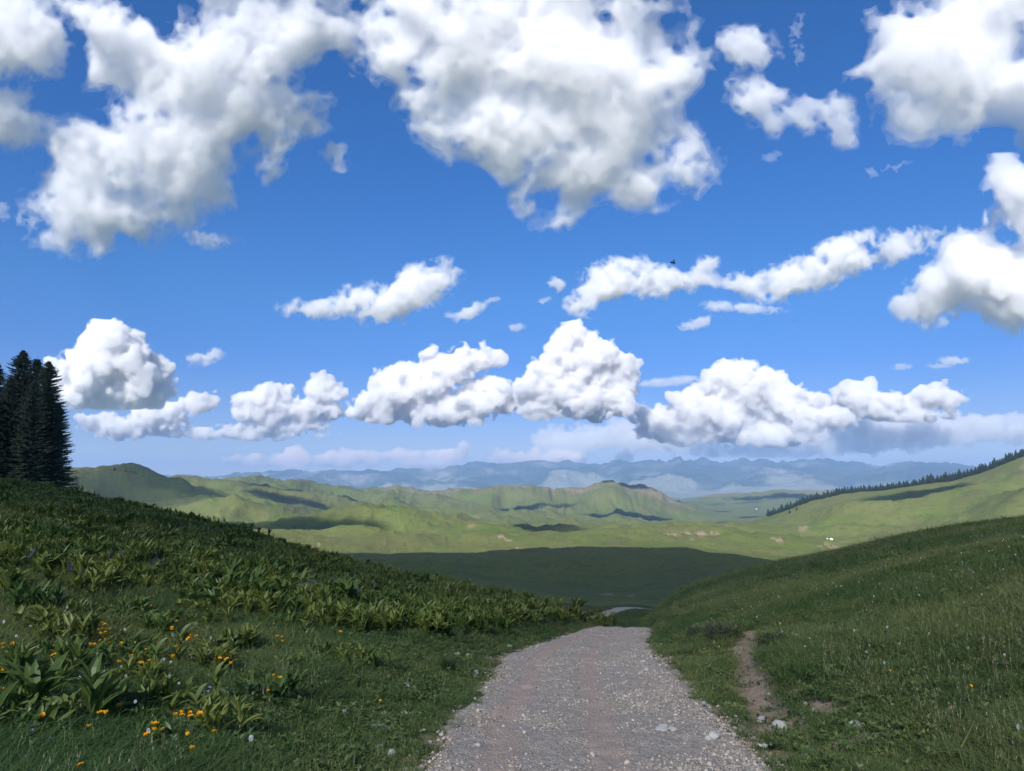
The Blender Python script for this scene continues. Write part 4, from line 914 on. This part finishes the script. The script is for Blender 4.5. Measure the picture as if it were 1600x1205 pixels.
# loose gravel
M_GRAV, n, b = mat('loose gravel', .9); ga = n.nodes.new('ShaderNodeAttribute'); ga.attribute_type = 'INSTANCER'; ga.attribute_name = 'tint'
n.links.new(ramp(n, ga.outputs['Fac'], [(0, (.17, .15, .125)), (.3, (.30, .265, .225)), (.65, (.42, .375, .32)), (.92, (.50, .45, .39)), (1, (.38, .27, .21))]), b.inputs['Base Color'])
V_GRAV = []
for k in range(6):
    me = rock_mesh(400 + k, .55 + .06 * k, 1, .3); me.materials.clear(); V_GRAV.append(hidden('gravel_variant', me, M_GRAV))
N = 95000
s_ = CS[np.searchsorted(ctr[:, 1], 3.5)] ; u = rng.uniform(size=N); se = np.interp(41, ctr[:, 1], CS)
rr = 4.2 * (41 / 4.2) ** u ; sv = np.interp(rr, ctr[:, 1], CS) + rng.uniform(-.3, .3, N)
un_ = np.clip(rng.uniform(-1.12, 1.12, N) + .04 * rng.normal(size=N), -1.3, 1.3)
tr = np.maximum(np.exp(-((un_ + .62) / .16) ** 2), np.exp(-((un_ - .06) / .15) ** 2))
xx = np.interp(sv, CS, ctr[:, 0]) + np.interp(sv, CS, nor[:, 0]) * un_ * np.interp(sv, CS, wl); yy = np.interp(sv, CS, ctr[:, 1]) + np.interp(sv, CS, nor[:, 1]) * un_ * np.interp(sv, CS, wl)
dens = np.where(un_ > .3, 1, .8) * (1 - .82 * tr) * (1 - sstep(.98, 1.2, np.abs(un_)) * .85) * np.clip(.62 + .9 * fbm(xx * .55, yy * .55, 4, .65), .06, 1)
k = rng.uniform(size=N) < dens; xx, yy, un_, sv, rr, tr = xx[k], yy[k], un_[k], sv[k], rr[k], tr[k]
sz = np.exp(rng.normal(math.log(.0085), .62, len(xx))) * np.interp(rr, [4, 40], [.9, 1.7]); sz = np.clip(sz, .004, .045)
zr = np.interp(sv, CS, zc) + .012 - .035 * tr + .03 * fbm(xx * 1.2, yy * 1.2, 3) + .02 * fbm(xx * 4.5, yy * 4.5, 3, .6) - .09 * sstep(.94, 1.06, np.abs(un_)) + sz * .15
zr = np.where(np.abs(un_) > 1.0, np.maximum(zr, ground(xx, yy) + .01), zr)
scatter('loose_gravel', V_GRAV, np.stack([xx, yy, zr], 1), tilt(len(xx), .3), sz, rng.integers(0, 6, len(xx)), rng.uniform(size=len(xx)))

# ------------------------------------------------------------------ tussock and low shrubs
a = Acc(); r_ = np.random.default_rng(9)
for _ in range(260):
    q = r_.uniform(0, 6.28); d = .16 * math.sqrt(r_.uniform()); blade(a, np.array([d * math.cos(q), d * math.sin(q), -.02]), q + r_.normal(0, .6), r_.uniform(.25, .5), .009, r_.uniform(.1, .6))
M_TUS = leaf_mat('tussock blade', (.022, .045, .014), (.04, .07, .02), .2)
TUS = a.mesh('tussock')
link('grass_tussock', TUS, M_TUS, loc=hit(700, 1052), label='dark upright grass tussock beside the left edge of the road', cat='grass tussock')
M_SHR = leaf_mat('grey shrub leaf', (.040, .052, .030), (.085, .090, .060), .15)
def shrub_mesh(seed):
    r = np.random.default_rng(seed); a = Acc()
    for _ in range(420):
        v = r.normal(size=3); v[2] = abs(v[2]); v /= np.linalg.norm(v); p_ = v * r.uniform(.3, 1) ** .5 * [.5, .5, .38]
        leaf(a, p_, math.atan2(v[1], v[0]) + r.normal(0, .6), .12, .035, r.uniform(0, 1.4), .5, .2, 2)
    for k in range(9):
        az = r.uniform(0, 6.28); blade(a, np.zeros(3), az, .4, .015, .8)
    return a.mesh('shrub')
SH = [shrub_mesh(k) for k in (1, 2)]
for (sx, sy, s, l) in [(1092, 996, 1.0, 'low grey green shrub left of the foot path, farther of the two'), (1128, 999, 1.3, 'wide grey green shrub just left of the foot path'), (1212, 1012, .9, 'grey green shrub right of the foot path'), (1025, 958, .9, 'dark round shrub on the right bank above the bend of the road')]:
    link('low_shrub', SH[int(sx) % 2], M_SHR, loc=hit(sx, sy), rot=(0, 0, rng.uniform(0, 6)), scale=s, label=l, cat='shrub')

# ------------------------------------------------------------------ spruces
M_BARK = plain('spruce bark', (.07, .055, .045), .95, .3)
M_NEED, n, b = mat('spruce needles', .7); oi = n.nodes.new('ShaderNodeObjectInfo')
c = ramp(n, noise(n, .9, 4, .6, pos(n)), [(.35, (.10, .13, .10)), (.65, (.18, .215, .15))]); n.links.new(c, b.inputs['Base Color'])
def spruce(seed, h=17.5, Rb=3.7):
    r = np.random.default_rng(seed); a = Acc(); tr = Acc()
    k = 14; ring = []
    V = []
    for z, rad in ((-.6, .30), (0, .26), (h * .3, .19), (h * .7, .09), (h, .015)):
        V += [(rad * math.cos(6.283 * i / k), rad * math.sin(6.283 * i / k), z) for i in range(k)]
    tr.add(V, [(j * k + i, j * k + (i + 1) % k, (j + 1) * k + (i + 1) % k, (j + 1) * k + i) for j in range(4) for i in range(k)])
    z = h * .045; gaps = r.uniform(0, 6.28, 3)
    while z < h * .995:
        t = z / h; L0 = Rb * min(3.0 * (1 - t), (1 - t) ** .5) * (1 + .1 * math.sin(t * 19 + seed)) + .12
        nb = int(9 + 4 * (1 - t))
        for i in range(nb):
            az = 6.283 * (i + r.uniform(-.35, .35)) / nb + z * 2.1; L = L0 * r.uniform(.68, 1.12); d0 = np.array([math.cos(az), math.sin(az), 0]); s = np.array([-d0[1], d0[0], 0])
            zz = z + r.normal(0, .08); droop = .28 * (1 - t) + .02; m = max(5, int(L * 5.5))
            pts = []
            for j in range(m + 1):
                u = j / m; pts.append(d0 * L * u + np.array([0, 0, zz - droop * L * u * (1.35 - .75 * u * u) + (.32 * t * L * u)]))
            pts = np.array(pts); w = .05
            a.add(np.concatenate([pts - s * .03 * (1.2 - np.linspace(0, 1, m + 1))[:, None], pts + s * .03 * (1.2 - np.linspace(0, 1, m + 1))[:, None]]), [(j, j + 1, m + 2 + j, m + 1 + j) for j in range(m)])
            for j in range(1, m + 1):
                u = j / m; ln = (.16 + .34 * math.sin(math.pi * min(1, u * .8 + .2))) * (.6 + .4 * L / Rb) * r.uniform(.7, 1.25)
                for sg in (-1, 1):
                    tip = pts[j] + s * sg * ln * r.uniform(.6, 1) + d0 * ln * .55 + np.array([0, 0, -ln * r.uniform(.05, .55)])
                    q = np.array([0, 0, .05 + .03 * r.uniform()])
                    a.add([pts[j] - d0 * .11, pts[j] + d0 * .11, tip], [(0, 1, 2)])
                    a.add([pts[j] + q * .5, pts[j] - q * 1.6 - np.array([0, 0, ln * .35 * r.uniform()]), tip], [(0, 1, 2)])
                if r.uniform() < .35:
                    hg = pts[j] + d0 * .05 + np.array([r.normal(0, .05), r.normal(0, .05), -ln * r.uniform(.5, 1.1)]); a.add([pts[j] - d0 * .1, pts[j] + d0 * .12, hg], [(0, 1, 2)])
        z += (.26 + .16 * (1 - t)) * r.uniform(.8, 1.2)
    a.add([(-.05, 0, h - .4), (.05, 0, h - .4), (0, 0, h + .35)], [(0, 1, 2)]); a.add([(0, -.05, h - .4), (0, .05, h - .4), (0, 0, h + .35)], [(0, 1, 2)])
    return tr.mesh('trunk', True), a.mesh('crown')
SPV = [spruce(3, 17.5, 3.9), spruce(8, 17.5, 3.6)]
for t_, c_ in SPV: t_.materials.append(M_BARK); c_.materials.append(M_NEED)
for k, (ax, ay, rr, l) in enumerate([(37, 545, 101, 'tallest dark spruce of the clump at the left edge, with the highest tip'), (59, 556, 104, 'dark spruce whose narrow tip stands between the tallest and the outermost one'), (77, 562, 99, 'outermost dark spruce with ragged branches towards the valley'), (-4, 562, 102, 'dark spruce partly cut off by the left edge of the view'),
                                      (-40, 548, 106, 'dark spruce almost wholly outside the left edge'), (18, 585, 97, 'shorter dark spruce in front of the tallest one'), (92, 628, 103, 'low dark spruce at the valley end of the clump, hidden by the outermost one'), (55, 592, 96, 'shorter dark spruce in front of the narrow tipped one'), (-18, 600, 96, 'low dark spruce at the left edge in front of the cut off one')]):
    a_, te = azel(ax, ay); x_, y_ = math.sin(a_) * rr, math.cos(a_) * rr; z_ = float(ground(x_, y_)); hh = H + float(te) * rr - z_
    e = empty('spruce_tree', (x_, y_, z_), l, 'spruce', 'spruces at the left edge', (0, 0, rng.uniform(0, 6.28)), hh / 17.8)
    link('trunk', SPV[k % 2][0], parent=e); link('crown', SPV[k % 2][1], parent=e)
# far spruces along the crest of the right hill
def small_spruce(seed):
    r = np.random.default_rng(seed); a = Acc(); h = 1.0
    a.add([(.03 * math.cos(2.09 * i), .03 * math.sin(2.09 * i), z) for z in (-.1, .3) for i in range(3)], [(0, 1, 4, 3), (1, 2, 5, 4), (2, 0, 3, 5)])
    for k in range(9):
        z = .08 + .9 * (k / 9); rad = .2 * (1 - z) ** .8 + .015; m = 9; zz = .16 * (1 - .4 * z)
        V = [(0, 0, z + zz)]
        for i in range(2 * m):
            q = rad * (1.15 if i % 2 else .6) * r.uniform(.75, 1.2); V.append((q * math.cos(math.pi * i / m + k), q * math.sin(math.pi * i / m + k), z - (.05 if i % 2 else 0)))
        a.add(V, [(0, 1 + i, 1 + (i + 1) % (2 * m)) for i in range(2 * m)])
    return a.mesh('spruce')
SM = [small_spruce(k) for k in range(4)]
M_FAR = plain('far spruce needles', (.022, .036, .026), .9, .3)
for m in SM: m.materials.append(M_FAR)
crest = azel(np.linspace(1198, 1640, 500), np.full(500, 760.0))[0]
NS = 268; tpx = 1199 + (1606 - 1199) * (np.arange(NS) + rng.uniform(-.5, .5, NS)) / NS
for k in range(NS):
    a_ = float(azel(tpx[k], 760.0)[0]); i = int(np.argmin(np.abs(AZ - a_))); r14 = math.exp(KR[i, 14])
    r_c = r14 * (1 + rng.uniform(-.016, .012)); x_, y_ = math.sin(a_) * r_c, math.cos(a_) * r_c
    h_ = rng.choice([1, 1, 1.25, .8, .7]) * rng.uniform(.8, 1.15) * (8.2 + (1.5 if tpx[k] > 1450 else 0)) / F * r14
    link('spruce_tree', SM[k % 4], None, loc=(x_, y_, float(ground(x_, y_)) - .5), rot=(0, 0, rng.uniform(0, 6)), scale=(h_ * 1.7, h_ * 1.7, h_), label='tiny dark spruce in the line of trees along the crest of the right hand hill', cat='spruce', group='spruces along the crest of the right hand hill')
for (tx, ty, hp, l) in [(1234, 802, 6, 'lone tiny spruce below the line of trees, nearer the valley'), (1245, 797, 5, 'lone tiny spruce below the line of trees, higher on the slope'), (179, 735, 5, 'tiny lone tree on the crest of the big hill behind the spruces'), (880, 858, 3.2, 'tiny lone tree on the crest of the dark shaded hill')]:
    g = hit(tx, ty, 150); rr = math.hypot(g[0], g[1]); s = hp / F * rr
    link('small_tree', SM[1], None, loc=(g[0], g[1], g[2] - s * .05), scale=(s * 2, s * 2, s), label=l, cat='tree')
BU = shrub_mesh(7)
for tx, l in ((197, 'dark bush on the crest of the big left hill, nearer the lone tree'), (205, 'wider dark bush on the crest of the big left hill'), (211, 'low dark bush on the crest of the big left hill, lowest of three')):
    g = hit(tx, np.interp(tx, [190, 215], [736, 739.5]), 2000); rr = math.hypot(g[0], g[1])
    link('bush', BU, M_FAR, loc=g, scale=4.5 / F * rr, label=l, cat='bush')
# ------------------------------------------------------------------ tents in the valley
M_FELT = plain('white felt', (.78, .76, .72), .8, .05); M_DOOR = plain('tent door', (.25, .12, .08), .7, .1)
def tent(px, py, w, label):
    g = hit(px, py, 1500); rr = math.hypot(g[0], g[1]); s = w / F * rr / 2; k = 20
    e = empty('felt_tent', g, label, 'tent', 'felt tents in the valley', (0, 0, math.atan2(-g[0], g[1])), s)
    def ring(spec):
        a = Acc(); V = [(q * math.cos(6.283 * i / k), q * math.sin(6.283 * i / k), z) for q, z in spec for i in range(k)]
        a.add(V, [(j * k + i, j * k + (i + 1) % k, (j + 1) * k + (i + 1) % k, (j + 1) * k + i) for j in range(len(spec) - 1) for i in range(k)]); return a.mesh('tent', True)
    link('wall', ring([(1, -.2), (1, .62)]), M_FELT, e); link('roof', ring([(1.05, .6), (.8, .85), (.5, 1.02), (.2, 1.1), (.001, 1.12)]), M_FELT, e)
    a = Acc(); a.add([(-.2, -1.02, -.05), (.2, -1.02, -.05), (.2, -1.02, .55), (-.2, -1.02, .55), (-.2, -.9, -.05), (.2, -.9, -.05), (.2, -.9, .55), (-.2, -.9, .55)], [(0, 1, 2, 3), (5, 4, 7, 6), (0, 4, 5, 1), (3, 2, 6, 7), (1, 5, 6, 2), (0, 3, 7, 4)])
    link('door', a.mesh('door'), M_DOOR, e)
tent(1299, 843.5, 4.2, 'larger white felt tent on the valley meadow beyond the right bank'); tent(1293, 842.5, 2.6, 'smaller white felt tent beside the larger one on the valley meadow'); tent(1182, 796, 2.2, 'lone white felt tent far down the valley')
# ------------------------------------------------------------------ insects
M_INS = plain('insect body', (.02, .015, .02), .5, .2); M_WING = plain('insect wing', (.10, .09, .10), .4, .2)
def insect(px, py, dist, size, label):
    d = ray(px, py); d = d / np.linalg.norm(d); e = empty('flying_insect', EYE + d * dist, label, 'insect', None, (0, .1, .25), size)
    a = Acc(); k = 10; spec = [(-.5, .02), (-.42, .1), (-.2, .16), (.0, .15), (.08, .11), (.2, .17), (.34, .14), (.38, .08), (.46, .11), (.54, .02)]
    V = [(x, q * math.cos(6.283 * i / k), q * math.sin(6.283 * i / k) * .9) for x, q in spec for i in range(k)]
    a.add(V, [(j * k + i, j * k + (i + 1) % k, (j + 1) * k + (i + 1) % k, (j + 1) * k + i) for j in range(len(spec) - 1) for i in range(k)]); link('body', a.mesh('body', True), M_INS, e)
    for sg in (-1, 1):
        a = Acc(); leaf(a, (.2, .08 * sg, .12), math.pi - sg * 1.0, .75, .3, .35, .2, .05, 5); link('wing', a.mesh('wing', True), M_WING, e)
        a = Acc()
        for j in range(3): blade(a, np.array([.22 - .12 * j, .1 * sg, -.3]), sg * 1.57 + .4 * j, .25, .03, -.4)
        link('leg', a.mesh('leg'), M_INS, e)
insect(1051, 410.5, 1.9, .0155, 'dark insect flying in the blue sky, the larger blurred speck'); insect(1241, 501.5, 5.5, .011, 'tiny dark insect flying above the right hand cumulus, the smaller speck')
